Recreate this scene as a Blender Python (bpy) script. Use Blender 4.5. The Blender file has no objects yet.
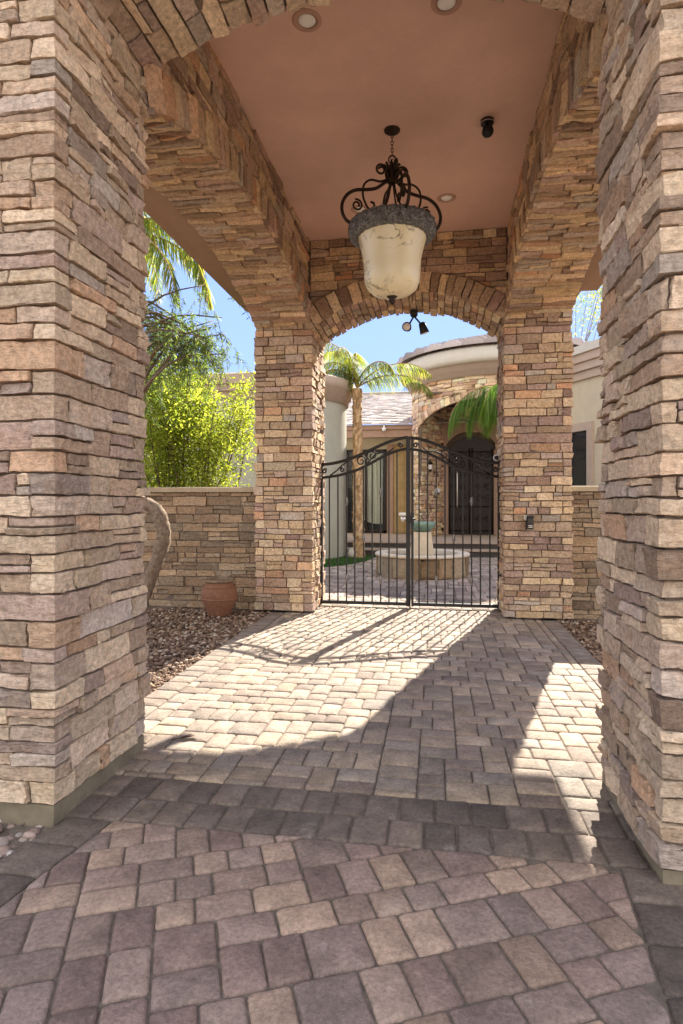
import bpy, math, random
import numpy as np
from mathutils import Vector

SC = bpy.context.scene
COL = SC.collection
PI = math.pi
R_ = math.radians
rng = np.random.default_rng(7)
random.seed(11)

# ------------------------------------------------------------------ mesh builder
class MB:
    """collects geometry and links it as one mesh object"""
    def __init__(s):
        s.v = []; s.n = 0; s.f = []; s.mi = []; s.tone = []; s.val = []; s.sm = []
    def add(s, P, F, mi=0, tone=0.5, val=0.5, smooth=True):
        P = np.asarray(P, float).reshape(-1, 3)
        b = s.n
        s.v.append(P); s.n += len(P)
        s.tone.append(np.broadcast_to(np.asarray(tone, float), (len(P),)))
        s.val.append(np.broadcast_to(np.asarray(val, float), (len(P),)))
        for q in F:
            s.f.append([b + i for i in q])
        s.mi += [mi] * len(F); s.sm += [smooth] * len(F)
    def box(s, x0, x1, y0, y1, z0, z1, mi=0, **k):
        P = [(x, y, z) for z in (z0, z1) for y in (y0, y1) for x in (x0, x1)]
        F = [(0, 2, 3, 1), (4, 5, 7, 6), (0, 1, 5, 4), (2, 6, 7, 3), (0, 4, 6, 2), (1, 3, 7, 5)]
        k.setdefault('smooth', False)
        s.add(P, F, mi, **k)
    def obox(s, c, u, v, w, hu, hv, hw, mi=0, **k):
        c, u, v, w = [np.asarray(a, float) for a in (c, u, v, w)]
        P = [c + a * hu * u + b * hv * v + d * hw * w for d in (-1, 1) for b in (-1, 1) for a in (-1, 1)]
        F = [(0, 2, 3, 1), (4, 5, 7, 6), (0, 1, 5, 4), (2, 6, 7, 3), (0, 4, 6, 2), (1, 3, 7, 5)]
        k.setdefault('smooth', False)
        s.add(P, F, mi, **k)
    def prism(s, prof, axis, a0, a1, mi=0, **k):
        """prof: 2D closed outline in the plane normal to axis ('x': (y,z), 'y': (x,z), 'z': (x,y))"""
        n = len(prof)
        def pt(p, a):
            return {'x': (a, p[0], p[1]), 'y': (p[0], a, p[1]), 'z': (p[0], p[1], a)}[axis]
        P = [pt(p, a0) for p in prof] + [pt(p, a1) for p in prof]
        F = [tuple(range(n)), tuple(range(2 * n - 1, n - 1, -1))]
        F += [(i, i + n, (i + 1) % n + n, (i + 1) % n) for i in range(n)]
        k.setdefault('smooth', False)
        s.add(P, F, mi, **k)
    def lathe(s, prof, c, n=32, mi=0, a0=0, a1=2 * PI, **k):
        """prof: list of (r,z) turned about the vertical through c"""
        full = abs(a1 - a0 - 2 * PI) < 1e-6
        m = n if full else n + 1
        A = a0 + (a1 - a0) * np.arange(m) / n
        P = [(c[0] + r * math.cos(a), c[1] + r * math.sin(a), c[2] + z) for r, z in prof for a in A]
        F = []
        for i in range(len(prof) - 1):
            for j in range(n):
                j2 = (j + 1) % m
                F.append((i * m + j, i * m + j2, (i + 1) * m + j2, (i + 1) * m + j))
        s.add(P, F, mi, **k)
    def tube(s, pts, r, n=8, mi=0, smooth_pts=0, **k):
        pts = [np.asarray(p, float) for p in pts]
        rr = list(r) if hasattr(r, '__len__') else None
        if smooth_pts and len(pts) > 2:
            q = []; qr = []
            for i in range(len(pts) - 1):
                p0, p1, p2, p3 = pts[max(i - 1, 0)], pts[i], pts[i + 1], pts[min(i + 2, len(pts) - 1)]
                for j in range(smooth_pts):
                    t = j / smooth_pts
                    q.append(.5 * (2 * p1 + (p2 - p0) * t + (2 * p0 - 5 * p1 + 4 * p2 - p3) * t * t + (3 * p1 - p0 - 3 * p2 + p3) * t ** 3))
                    if rr: qr.append(rr[i] * (1 - t) + rr[i + 1] * t)
            q.append(pts[-1]); pts = q
            if rr: qr.append(rr[-1]); rr = qr
        m = len(pts)
        if rr is None: rr = [r] * m
        P = []; ref = None
        for i in range(m):
            d = pts[min(i + 1, m - 1)] - pts[max(i - 1, 0)]
            d = d / (np.linalg.norm(d) + 1e-12)
            if ref is None:
                ref = np.array((0, 0, 1.)) if abs(d[2]) < .9 else np.array((1., 0, 0))
            a = ref - d * ref.dot(d); a /= (np.linalg.norm(a) + 1e-12); ref = a
            b = np.cross(d, a)
            for j in range(n):
                t = 2 * PI * (j + .5) / n
                P.append(pts[i] + rr[i] * (a * math.cos(t) + b * math.sin(t)))
        F = [(i * n + j, i * n + (j + 1) % n, (i + 1) * n + (j + 1) % n, (i + 1) * n + j) for i in range(m - 1) for j in range(n)]
        F += [tuple(range(n - 1, -1, -1)), tuple(range((m - 1) * n, m * n))]
        s.add(P, F, mi, **k)
    def sphere(s, c, r, n=12, m=8, sc=(1, 1, 1), mi=0, **k):
        P = [(c[0] + sc[0] * r * math.sin(PI * i / m) * math.cos(2 * PI * j / n), c[1] + sc[1] * r * math.sin(PI * i / m) * math.sin(2 * PI * j / n), c[2] + sc[2] * r * math.cos(PI * i / m)) for i in range(m + 1) for j in range(n)]
        F = [(i * n + j, (i + 1) * n + j, (i + 1) * n + (j + 1) % n, i * n + (j + 1) % n) for i in range(m) for j in range(n)]
        s.add(P, F, mi, **k)
    def build(s, name, mats, parent=None, origin=None, sharp=None):
        V = np.concatenate(s.v) if s.v else np.zeros((0, 3))
        me = bpy.data.meshes.new(name)
        o = bpy.data.objects.new(name, me)
        COL.objects.link(o)
        off = np.zeros(3)
        if origin is not None:
            off = np.asarray(origin, float); o.location = origin
        if parent is not None:
            o.parent = parent
            off = off + 0
            pw = Vector((0, 0, 0)); p = parent
            while p is not None:
                pw += p.location; p = p.parent
            V = V - np.array(pw)
        V = V - off
        me.from_pydata(V.tolist(), [], s.f)
        if not isinstance(mats, (list, tuple)): mats = [mats]
        for m in mats: me.materials.append(m)
        me.polygons.foreach_set('material_index', s.mi)
        me.polygons.foreach_set('use_smooth', s.sm)
        for nm, arr in (('tone', s.tone), ('val', s.val)):
            a = me.attributes.new(nm, 'FLOAT', 'POINT')
            a.data.foreach_set('value', np.concatenate(arr).astype(np.float32))
            if sharp: me.set_sharp_from_angle(angle=R_(sharp))
        me.update()
        return o

def thing(name, loc, label, cat, group=None):
    o = bpy.data.objects.new(name, None)
    COL.objects.link(o)
    o.location = loc
    o.empty_display_size = .2
    o['label'] = label; o['category'] = cat
    if group: o['group'] = group
    return o
def tag(o, label, cat, group=None, kind=None):
    o['label'] = label; o['category'] = cat
    if group: o['group'] = group
    if kind: o['kind'] = kind
    return o
def struct(o, label=None):
    o['kind'] = 'structure'
    if label: o['label'] = label
    return o
def copy_tree(o, parent=None):
    c = o.copy(); COL.objects.link(c); c.parent = parent
    for ch in list(o.children): copy_tree(ch, c)
    return c

# ------------------------------------------------------------------ materials
def mat(name):
    m = bpy.data.materials.new(name); m.use_nodes = True
    nt = m.node_tree
    b = nt.nodes['Principled BSDF']
    return m, nt, b
def nd(nt, t, **k):
    n = nt.nodes.new(t)
    for a, v in k.items(): setattr(n, a, v)
    return n
def ramp(nt, stops, interp='LINEAR'):
    n = nt.nodes.new('ShaderNodeValToRGB'); cr = n.color_ramp; cr.interpolation = interp
    while len(cr.elements) > 1: cr.elements.remove(cr.elements[-1])
    cr.elements[0].position = stops[0][0]; cr.elements[0].color = (*stops[0][1], 1)
    for p, c in stops[1:]:
        e = cr.elements.new(p); e.color = (*c, 1)
    return n
def noise(nt, scale, detail=4, rough=.6, vec=None, dist=0):
    n = nd(nt, 'ShaderNodeTexNoise'); n.inputs['Scale'].default_value = scale
    n.inputs['Detail'].default_value = detail; n.inputs['Roughness'].default_value = rough
    n.inputs['Distortion'].default_value = dist
    if vec: nt.links.new(vec, n.inputs['Vector'])
    return n
def mixc(nt, a, b, fac, mode='MIX'):
    n = nd(nt, 'ShaderNodeMix', data_type='RGBA', blend_type=mode)
    for sock, v in ((n.inputs[6], a), (n.inputs[7], b), (n.inputs[0], fac)):
        if hasattr(v, 'links') or hasattr(v, 'is_linked'): nt.links.new(v, sock)
        elif isinstance(v, (int, float)): sock.default_value = v
        else: sock.default_value = (*v, 1)
    return n.outputs[2]
def mathn(nt, op, a, b=0.5):
    n = nd(nt, 'ShaderNodeMath', operation=op)
    for i, v in enumerate((a, b)):
        if hasattr(v, 'is_linked'): nt.links.new(v, n.inputs[i])
        else: n.inputs[i].default_value = v
    return n.outputs[0]
def bump(nt, b, h, strength=.5, dist=.01):
    n = nd(nt, 'ShaderNodeBump'); n.inputs['Strength'].default_value = strength; n.inputs['Distance'].default_value = dist
    nt.links.new(h, n.inputs['Height']); nt.links.new(n.outputs[0], b.inputs['Normal'])
def objco(nt):
    return nd(nt, 'ShaderNodeTexCoord').outputs['Object']
def attr(nt, name):
    return nd(nt, 'ShaderNodeAttribute', attribute_name=name).outputs['Fac']

def stone_mat(name, stops, vmin=.72, vmax=1.22, bumps=1.0, scale=1.0):
    m, nt, b = mat(name); L = nt.links
    co0 = objco(nt)
    cmb = nd(nt, 'ShaderNodeCombineXYZ'); L.new(attr(nt, 'tone'), cmb.inputs[0]); L.new(attr(nt, 'val'), cmb.inputs[1]); L.new(attr(nt, 'tone'), cmb.inputs[2])
    ofs = nd(nt, 'ShaderNodeVectorMath', operation='MULTIPLY_ADD'); L.new(cmb.outputs[0], ofs.inputs[0]); ofs.inputs[1].default_value = (37, 53, 29); L.new(co0, ofs.inputs[2])
    co = ofs.outputs[0]
    cr = ramp(nt, stops); L.new(attr(nt, 'tone'), cr.inputs[0])
    big = noise(nt, 5 * scale, 3, .6, co)
    fine = noise(nt, 38 * scale, 6, .7, co)
    grit = noise(nt, 220 * scale, 2, .6, co)
    # value factor
    v = mathn(nt, 'MULTIPLY_ADD', attr(nt, 'val'), vmax - vmin); v.node.inputs[2].default_value = vmin
    f1 = nd(nt, 'ShaderNodeMapRange'); f1.inputs[1].default_value = .3; f1.inputs[2].default_value = .7; f1.inputs[3].default_value = .62; f1.inputs[4].default_value = 1.3
    L.new(fine.outputs['Fac'], f1.inputs[0])
    v2 = mathn(nt, 'MULTIPLY', v, f1.outputs[0])
    # iron-rust and pale mineral blotches inside a stone
    rb = nd(nt, 'ShaderNodeMapRange'); rb.inputs[1].default_value = .52; rb.inputs[2].default_value = .75
    L.new(big.outputs['Fac'], rb.inputs[0])
    rbs = mathn(nt, 'MULTIPLY', rb.outputs[0], .4)
    c = mixc(nt, cr.outputs[0], (.40, .235, .12), rbs)
    pale = noise(nt, 14 * scale, 4, .7, co)
    pb = nd(nt, 'ShaderNodeMapRange'); pb.inputs[1].default_value = .55; pb.inputs[2].default_value = .8
    L.new(pale.outputs['Fac'], pb.inputs[0])
    c = mixc(nt, c, (.52, .43, .34), mathn(nt, 'MULTIPLY', pb.outputs[0], .6))
    hs = nd(nt, 'ShaderNodeVectorMath', operation='SCALE'); L.new(c, hs.inputs[0]); L.new(v2, hs.inputs[3])
    L.new(hs.outputs[0], b.inputs['Base Color'])
    b.inputs['Roughness'].default_value = .88
    b.inputs['Specular IOR Level'].default_value = .25
    # layered (bedded) relief plus grit
    mp = nd(nt, 'ShaderNodeMapping'); mp.inputs['Scale'].default_value = (1, 1, 3.2); L.new(co, mp.inputs[0])
    bed = noise(nt, 16 * scale, 6, .65, mp.outputs[0], .4)
    dn = noise(nt, 9 * scale, 4, .6, co)
    dv = nd(nt, 'ShaderNodeVectorMath', operation='MULTIPLY_ADD'); L.new(dn.outputs['Color'], dv.inputs[0]); dv.inputs[1].default_value = (.16, .16, .16); L.new(co, dv.inputs[2])
    vo = nd(nt, 'ShaderNodeTexVoronoi'); vo.inputs['Scale'].default_value = 13 * scale; L.new(dv.outputs[0], vo.inputs['Vector'])
    h = mathn(nt, 'ADD', mathn(nt, 'MULTIPLY', bed.outputs['Fac'], .9), mathn(nt, 'MULTIPLY', fine.outputs['Fac'], .5))
    h = mathn(nt, 'ADD', h, mathn(nt, 'MULTIPLY', vo.outputs['Distance'], .45))
    # dark weathering in patches of their own
    wk = noise(nt, 23 * scale, 5, .72, co, .8)
    wm = nd(nt, 'ShaderNodeMapRange'); wm.inputs[1].default_value = .52; wm.inputs[2].default_value = .80; L.new(wk.outputs['Fac'], wm.inputs[0])
    c2 = mixc(nt, hs.outputs[0], (.085, .062, .048), mathn(nt, 'MULTIPLY', wm.outputs[0], .55)); L.new(c2, b.inputs['Base Color'])
    h = mathn(nt, 'ADD', h, mathn(nt, 'MULTIPLY', grit.outputs['Fac'], .08))
    bump(nt, b, h, .85 * bumps, .028)
    return m

STONE = [(0, (0.332, 0.212, 0.148)), (.14, (0.466, 0.321, 0.206)), (.3, (0.617, 0.447, 0.278)), (.45, (0.685, 0.488, 0.273)), (.58, (0.568, 0.414, 0.288)), (.7, (0.447, 0.289, 0.223)), (.8, (0.507, 0.427, 0.334)), (.9, (0.625, 0.333, 0.177)), (1, (0.760, 0.613, 0.405))]
STONE_FRONT = [(0, (0.364, 0.261, 0.192)), (.14, (0.541, 0.401, 0.280)), (.3, (0.658, 0.506, 0.358)), (.45, (0.706, 0.551, 0.379)), (.58, (0.576, 0.445, 0.332)), (.7, (0.435, 0.307, 0.249)), (.8, (0.565, 0.479, 0.395)), (.9, (0.576, 0.367, 0.228)), (1, (0.760, 0.617, 0.462))]
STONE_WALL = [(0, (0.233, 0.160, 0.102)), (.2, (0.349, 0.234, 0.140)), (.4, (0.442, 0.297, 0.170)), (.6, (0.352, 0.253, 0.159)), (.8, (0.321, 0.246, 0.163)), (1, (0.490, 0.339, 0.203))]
STONE_HOUSE = [(p, tuple(min(.74, c * 1.22) for c in k)) for p, k in STONE]
M = {}
M['stone'] = stone_mat('ledgestone', STONE)
M['stone_front'] = stone_mat('ledgestone_front', STONE_FRONT)
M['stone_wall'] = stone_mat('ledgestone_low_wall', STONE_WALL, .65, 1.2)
M['stone_house'] = stone_mat('ledgestone_house', STONE_HOUSE, .95, 1.35, .5)

def plain(name, col, rough=.6, metal=0, var=.12, sc=8, bmp=0, bsc=60, spec=.3):
    m, nt, b = mat(name); co = objco(nt)
    n = noise(nt, sc, 5, .65, co)
    mr = nd(nt, 'ShaderNodeMapRange'); mr.inputs[1].default_value = .3; mr.inputs[2].default_value = .7
    mr.inputs[3].default_value = 1 - var; mr.inputs[4].default_value = 1 + var
    nt.links.new(n.outputs['Fac'], mr.inputs[0])
    hs = nd(nt, 'ShaderNodeVectorMath', operation='SCALE'); hs.inputs[0].default_value = col; nt.links.new(mr.outputs[0], hs.inputs[3])
    nt.links.new(hs.outputs[0], b.inputs['Base Color'])
    b.inputs['Roughness'].default_value = rough; b.inputs['Metallic'].default_value = metal
    b.inputs['Specular IOR Level'].default_value = spec
    if bmp:
        bump(nt, b, noise(nt, bsc, 5, .65, co).outputs['Fac'], bmp, .006)
    return m
M['mortar'] = plain('mortar', (.16, .12, .09), .95, var=.2, sc=20, bmp=.4)
M['concrete'] = plain('plinth_concrete', (.20, .165, .11), .9, var=.22, sc=9, bmp=.35, bsc=45)
M['ceiling'] = plain('ceiling_stucco', (.67, .445, .355), .9, var=.10, sc=1.6, bmp=.5, bsc=34)
M['stucco_brown'] = plain('brown_stucco', (.36, .235, .16), .9, var=.07, sc=5, bmp=.3, bsc=140)
M['stucco'] = plain('grey_stucco', (.43, .42, .34), .92, var=.1, sc=2.2, bmp=.35, bsc=120)
M['stucco_warm'] = plain('warm_stucco', (.54, .47, .34), .92, var=.08, sc=2.2, bmp=.35, bsc=120)
M['cornice'] = plain('cornice_stucco', (.46, .36, .285), .9, var=.06, sc=6, bmp=.2, bsc=120)
M['cornice_pale'] = plain('pale_cornice', (.56, .52, .44), .9, var=.05, sc=6, bmp=.2, bsc=120)
M['fascia'] = plain('brown_fascia', (.34, .215, .15), .75, var=.1, sc=9)
M['iron'] = plain('wrought_iron', (.030, .028, .027), .48, .55, var=.2, sc=40, bmp=.12, bsc=160, spec=.5)
M['iron_worn'] = plain('worn_iron', (.20, .19, .18), .42, .7, var=.25, sc=60)
M['bronze'] = plain('dark_bronze', (.035, .022, .016), .5, .5, var=.35, sc=30, bmp=.2, bsc=90)
M['black'] = plain('black_plastic', (.016, .016, .017), .45, var=.1)
M['lens'] = plain('dark_lens', (.01, .01, .012), .08, spec=.6)
M['white'] = plain('white_enamel', (.78, .77, .74), .45, var=.04)
M['frost'] = plain('frosted_lens', (.82, .81, .78), .35, var=.03)
M['steel'] = plain('brushed_steel', (.55, .54, .51), .32, .9, var=.1, sc=40)
M['panel'] = plain('tan_door_panel', (.34, .235, .10), .55, var=.22, sc=5)
M['dark_wood'] = plain('dark_door', (.020, .012, .009), .4, var=.3, sc=12)
M['curtain'] = plain('green_curtain', (.68, .70, .54), .9, var=.06)
M['tread'] = plain('step_stone', (.42, .32, .235), .85, var=.12, sc=12, bmp=.3)
M['riser'] = plain('dark_riser', (.085, .075, .068), .8, var=.25, sc=14)
M['verdigris'] = plain('verdigris_copper', (.20, .31, .245), .6, .15, var=.35, sc=14, bmp=.3, bsc=40)
M['limestone'] = plain('cream_limestone', (.66, .58, .45), .85, var=.12, sc=10, bmp=.4, bsc=50)
M['rock'] = plain('pale_rock', (.62, .58, .51), .9, var=.2, sc=14, bmp=.6, bsc=30)
M['water'] = plain('fountain_water', (.02, .025, .025), .06, spec=.5)
M['soil'] = plain('sandy_soil', (.25, .185, .13), .95, var=.3, sc=5, bmp=.6, bsc=40)
M['joint'] = plain('joint_sand', (.14, .115, .09), .95, var=.35, sc=30, bmp=.5, bsc=150)
M['window_dark'] = plain('dark_room', (.03, .028, .026), .9)
M['bark'] = plain('grey_bark', (.19, .135, .09), .92, var=.5, sc=26, bmp=1.0, bsc=30)
M['bark_dark'] = plain('twig_bark', (.12, .085, .06), .92, var=.3, sc=22)

def glass():
    m, nt, b = mat('window_glass')
    b.inputs['Base Color'].default_value = (.03, .035, .035, 1); b.inputs['Roughness'].default_value = .04
    b.inputs['Specular IOR Level'].default_value = .8
    b.inputs['Alpha'].default_value = .2
    return m
M['glass'] = glass()

def paver_mat(name, stops, vmin=.7, vmax=1.25):
    m, nt, b = mat(name); L = nt.links; co0 = objco(nt)
    cmb = nd(nt, 'ShaderNodeCombineXYZ'); L.new(attr(nt, 'tone'), cmb.inputs[0]); L.new(attr(nt, 'val'), cmb.inputs[1])
    ofs = nd(nt, 'ShaderNodeVectorMath', operation='MULTIPLY_ADD'); L.new(cmb.outputs[0], ofs.inputs[0]); ofs.inputs[1].default_value = (37, 53, 29); L.new(co0, ofs.inputs[2])
    co = ofs.outputs[0]
    cr = ramp(nt, stops); L.new(attr(nt, 'tone'), cr.inputs[0])
    fine = noise(nt, 60, 6, .75, co); mid = noise(nt, 9, 4, .65, co); grit = noise(nt, 260, 2, .7, co)
    v = mathn(nt, 'MULTIPLY_ADD', attr(nt, 'val'), vmax - vmin); v.node.inputs[2].default_value = vmin
    f1 = nd(nt, 'ShaderNodeMapRange'); f1.inputs[1].default_value = .28; f1.inputs[2].default_value = .72; f1.inputs[3].default_value = .58; f1.inputs[4].default_value = 1.36
    L.new(fine.outputs['Fac'], f1.inputs[0])
    f2 = nd(nt, 'ShaderNodeMapRange'); f2.inputs[1].default_value = .3; f2.inputs[2].default_value = .7; f2.inputs[3].default_value = .7; f2.inputs[4].default_value = 1.25
    L.new(mid.outputs['Fac'], f2.inputs[0])
    v = mathn(nt, 'MULTIPLY', mathn(nt, 'MULTIPLY', v, f1.outputs[0]), f2.outputs[0])
    g = nd(nt, 'ShaderNodeMapRange'); g.inputs[1].default_value = .62; g.inputs[2].default_value = .7
    L.new(grit.outputs['Fac'], g.inputs[0])
    # pale dust and efflorescence with shapes of their own
    ef = noise(nt, 3.3, 6, .72, co0, .6)
    e1 = nd(nt, 'ShaderNodeMapRange'); e1.inputs[1].default_value = .58; e1.inputs[2].default_value = .78
    L.new(ef.outputs['Fac'], e1.inputs[0])
    c = mixc(nt, cr.outputs[0], (.46, .42, .38), mathn(nt, 'MULTIPLY', e1.outputs[0], .35))
    c = mixc(nt, c, (.10, .085, .075), mathn(nt, 'MULTIPLY', g.outputs[0], .45))
    hs = nd(nt, 'ShaderNodeVectorMath', operation='SCALE'); L.new(c, hs.inputs[0]); L.new(v, hs.inputs[3])
    L.new(hs.outputs[0], b.inputs['Base Color'])
    b.inputs['Roughness'].default_value = .82; b.inputs['Specular IOR Level'].default_value = .3
    h = mathn(nt, 'ADD', fine.outputs['Fac'], mathn(nt, 'MULTIPLY', grit.outputs['Fac'], .35))
    bump(nt, b, h, .8, .009)
    return m
PAV = [(0, (0.219, 0.146, 0.119)), (.2, (0.271, 0.184, 0.146)), (.38, (0.225, 0.172, 0.144)), (.55, (0.302, 0.209, 0.158)), (.72, (0.253, 0.189, 0.154)), (.86, (0.394, 0.273, 0.193)), (1, (0.441, 0.307, 0.213))]
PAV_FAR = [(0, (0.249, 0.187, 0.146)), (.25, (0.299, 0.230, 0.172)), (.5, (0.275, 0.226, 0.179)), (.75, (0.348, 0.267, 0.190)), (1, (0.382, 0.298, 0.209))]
PAV_DARK = [(0, (0.121, 0.096, 0.080)), (.5, (0.157, 0.123, 0.098)), (1, (0.193, 0.150, 0.118))]
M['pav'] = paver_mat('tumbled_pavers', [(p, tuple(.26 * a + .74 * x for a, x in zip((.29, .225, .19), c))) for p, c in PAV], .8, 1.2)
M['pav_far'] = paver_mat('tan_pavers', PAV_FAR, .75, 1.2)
M['pav_dark'] = paver_mat('charcoal_pavers', PAV_DARK, .75, 1.2)
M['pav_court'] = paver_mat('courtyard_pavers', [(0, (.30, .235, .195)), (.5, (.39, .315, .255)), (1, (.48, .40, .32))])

def ramp_mat(name, stops, rough=.8, vmin=.7, vmax=1.25, bmp=.4, bsc=60, dist=.006):
    m, nt, b = mat(name); L = nt.links; co = objco(nt)
    cr = ramp(nt, stops); L.new(attr(nt, 'tone'), cr.inputs[0])
    fine = noise(nt, bsc, 4, .7, co)
    v = mathn(nt, 'MULTIPLY_ADD', attr(nt, 'val'), vmax - vmin); v.node.inputs[2].default_value = vmin
    f1 = nd(nt, 'ShaderNodeMapRange'); f1.inputs[1].default_value = .3; f1.inputs[2].default_value = .7; f1.inputs[3].default_value = .8; f1.inputs[4].default_value = 1.2
    L.new(fine.outputs['Fac'], f1.inputs[0])
    hs = nd(nt, 'ShaderNodeVectorMath', operation='SCALE'); L.new(cr.outputs[0], hs.inputs[0]); L.new(mathn(nt, 'MULTIPLY', v, f1.outputs[0]), hs.inputs[3])
    L.new(hs.outputs[0], b.inputs['Base Color']); b.inputs['Roughness'].default_value = rough
    b.inputs['Specular IOR Level'].default_value = .3
    if bmp: bump(nt, b, fine.outputs['Fac'], bmp, dist)
    return m
M['gravel'] = ramp_mat('brown_gravel', [(0, (.11, .066, .042)), (.4, (.215, .132, .08)), (.75, (.30, .20, .128)), (1, (.48, .40, .30))])
M['river'] = ramp_mat('river_pebbles', [(0, (.15, .10, .085)), (.3, (.30, .22, .18)), (.6, (.40, .32, .26)), (.85, (.30, .27, .25)), (1, (.62, .56, .5))], .6)
M['tile'] = ramp_mat('roof_tiles', [(0, (.30, .245, .215)), (.5, (.38, .32, .285)), (1, (.47, .40, .36))], .8, .8, 1.15)
M['fount_block'] = ramp_mat('fountain_blocks', [(0, (.27, .18, .10)), (.5, (.42, .32, .20)), (1, (.56, .48, .37))], .9, .6, 1.25, 1.0, 22, .03)
M['palm_bark'] = ramp_mat('palm_trunk', [(0, (.30, .18, .09)), (.5, (.48, .31, .16)), (1, (.60, .44, .26))], .9, .65, 1.3, 1.0, 20, .02)

def leaf_mat(name, stops, trans, tfac=.5, vmin=.7, vmax=1.3):
    m, nt, b = mat(name); L = nt.links
    cr = ramp(nt, stops); L.new(attr(nt, 'tone'), cr.inputs[0])
    v = mathn(nt, 'MULTIPLY_ADD', attr(nt, 'val'), vmax - vmin); v.node.inputs[2].default_value = vmin
    hs = nd(nt, 'ShaderNodeVectorMath', operation='SCALE'); L.new(cr.outputs[0], hs.inputs[0]); L.new(v, hs.inputs[3])
    L.new(hs.outputs[0], b.inputs['Base Color']); b.inputs['Roughness'].default_value = .55
    b.inputs['Specular IOR Level'].default_value = .35
    t = nd(nt, 'ShaderNodeBsdfTranslucent')
    hs2 = nd(nt, 'ShaderNodeVectorMath', operation='MULTIPLY'); L.new(hs.outputs[0], hs2.inputs[0]); hs2.inputs[1].default_value = trans
    L.new(hs2.outputs[0], t.inputs['Color'])
    mx = nd(nt, 'ShaderNodeMixShader'); mx.inputs[0].default_value = tfac
    L.new(b.outputs[0], mx.inputs[1]); L.new(t.outputs[0], mx.inputs[2])
    L.new(mx.outputs[0], nt.nodes['Material Output'].inputs[0])
    return m
M['leaf_lime'] = leaf_mat('lime_leaves', [(0, (.12, .175, .028)), (.5, (.235, .285, .042)), (1, (.36, .375, .09))], (1.9, 1.8, 1.0), .62)
M['leaf_willow'] = leaf_mat('willow_leaves', [(0, (.07, .105, .055)), (.6, (.13, .18, .065)), (1, (.25, .28, .06))], (2.0, 2.2, 1.0), .4)
M['leaf_palm'] = leaf_mat('palm_leaflets', [(0, (.07, .12, .025)), (.5, (.16, .22, .035)), (.8, (.30, .29, .08)), (1, (.42, .31, .15))], (2.0, 1.9, .9), .55)
M['leaf_palm_green'] = leaf_mat('green_palm_leaflets', [(0, (.05, .10, .018)), (.5, (.10, .19, .03)), (1, (.25, .30, .05))], (2.0, 2.2, 1.0), .5)
M['grass'] = leaf_mat('lawn_blades', [(0, (.03, .09, .02)), (1, (.07, .15, .03))], (1.6, 2, 1), .3)

def bowl_mat():
    m, nt, b = mat('cream_marbled_glass'); L = nt.links; co = objco(nt)
    n = noise(nt, 3.2, 6, .62, co, 1.4)
    # thin brown vein where the noise crosses a level
    d = mathn(nt, 'ABSOLUTE', mathn(nt, 'SUBTRACT', n.outputs['Fac'], .5))
    mr = nd(nt, 'ShaderNodeMapRange'); mr.inputs[1].default_value = .0; mr.inputs[2].default_value = .03; mr.inputs[3].default_value = 1; mr.inputs[4].default_value = 0
    L.new(d, mr.inputs[0])
    gate = noise(nt, 2.1, 2, .5, co)
    g2 = nd(nt, 'ShaderNodeMapRange'); g2.inputs[1].default_value = .42; g2.inputs[2].default_value = .5; L.new(gate.outputs['Fac'], g2.inputs[0])
    cl = noise(nt, 7, 4, .6, co)
    c0 = mixc(nt, (.82, .755, .53), (.74, .66, .43), cl.outputs['Fac'])
    c = mixc(nt, c0, (.16, .12, .06), mathn(nt, 'MULTIPLY', mathn(nt, 'MULTIPLY', mr.outputs[0], g2.outputs[0]), .92))
    L.new(c, b.inputs['Base Color']); b.inputs['Roughness'].default_value = .28
    b.inputs['Subsurface Weight'].default_value = .35
    b.inputs['Subsurface Radius'].default_value = (.05, .04, .02)
    return m
M['bowl'] = bowl_mat()
def rim_mat():
    m, nt, b = mat('pewter_acanthus_rim'); L = nt.links; co = objco(nt)
    n = noise(nt, 34, 3, .6, co, 1.6)
    cr = ramp(nt, [(.3, (.03, .03, .03)), (.5, (.14, .14, .14)), (.68, (.36, .36, .35))]); L.new(n.outputs['Fac'], cr.inputs[0])
    L.new(cr.outputs[0], b.inputs['Base Color']); b.inputs['Roughness'].default_value = .55; b.inputs['Metallic'].default_value = .2
    bump(nt, b, n.outputs['Fac'], 1.0, .03)
    return m
M['rim'] = rim_mat()
def terracotta():
    m, nt, b = mat('weathered_terracotta'); L = nt.links; co = objco(nt)
    n = noise(nt, 7, 5, .65, co); z = nd(nt, 'ShaderNodeSeparateXYZ'); L.new(co, z.inputs[0])
    c = mixc(nt, (.25, .105, .046), (.16, .062, .032), n.outputs['Fac'])
    n2 = noise(nt, 18, 5, .7, co)
    mr = nd(nt, 'ShaderNodeMapRange'); mr.inputs[1].default_value = .5; mr.inputs[2].default_value = .75; L.new(n2.outputs['Fac'], mr.inputs[0])
    c = mixc(nt, c, (.34, .20, .12), mathn(nt, 'MULTIPLY', mr.outputs[0], .5))
    L.new(c, b.inputs['Base Color']); b.inputs['Roughness'].default_value = .75
    bump(nt, b, n2.outputs['Fac'], .3, .008)
    return m
M['terracotta'] = terracotta()
M['pot_lip'] = plain('weathered_clay_lip', (.20, .135, .08), .7, var=.4, sc=20, bmp=.3)

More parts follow.
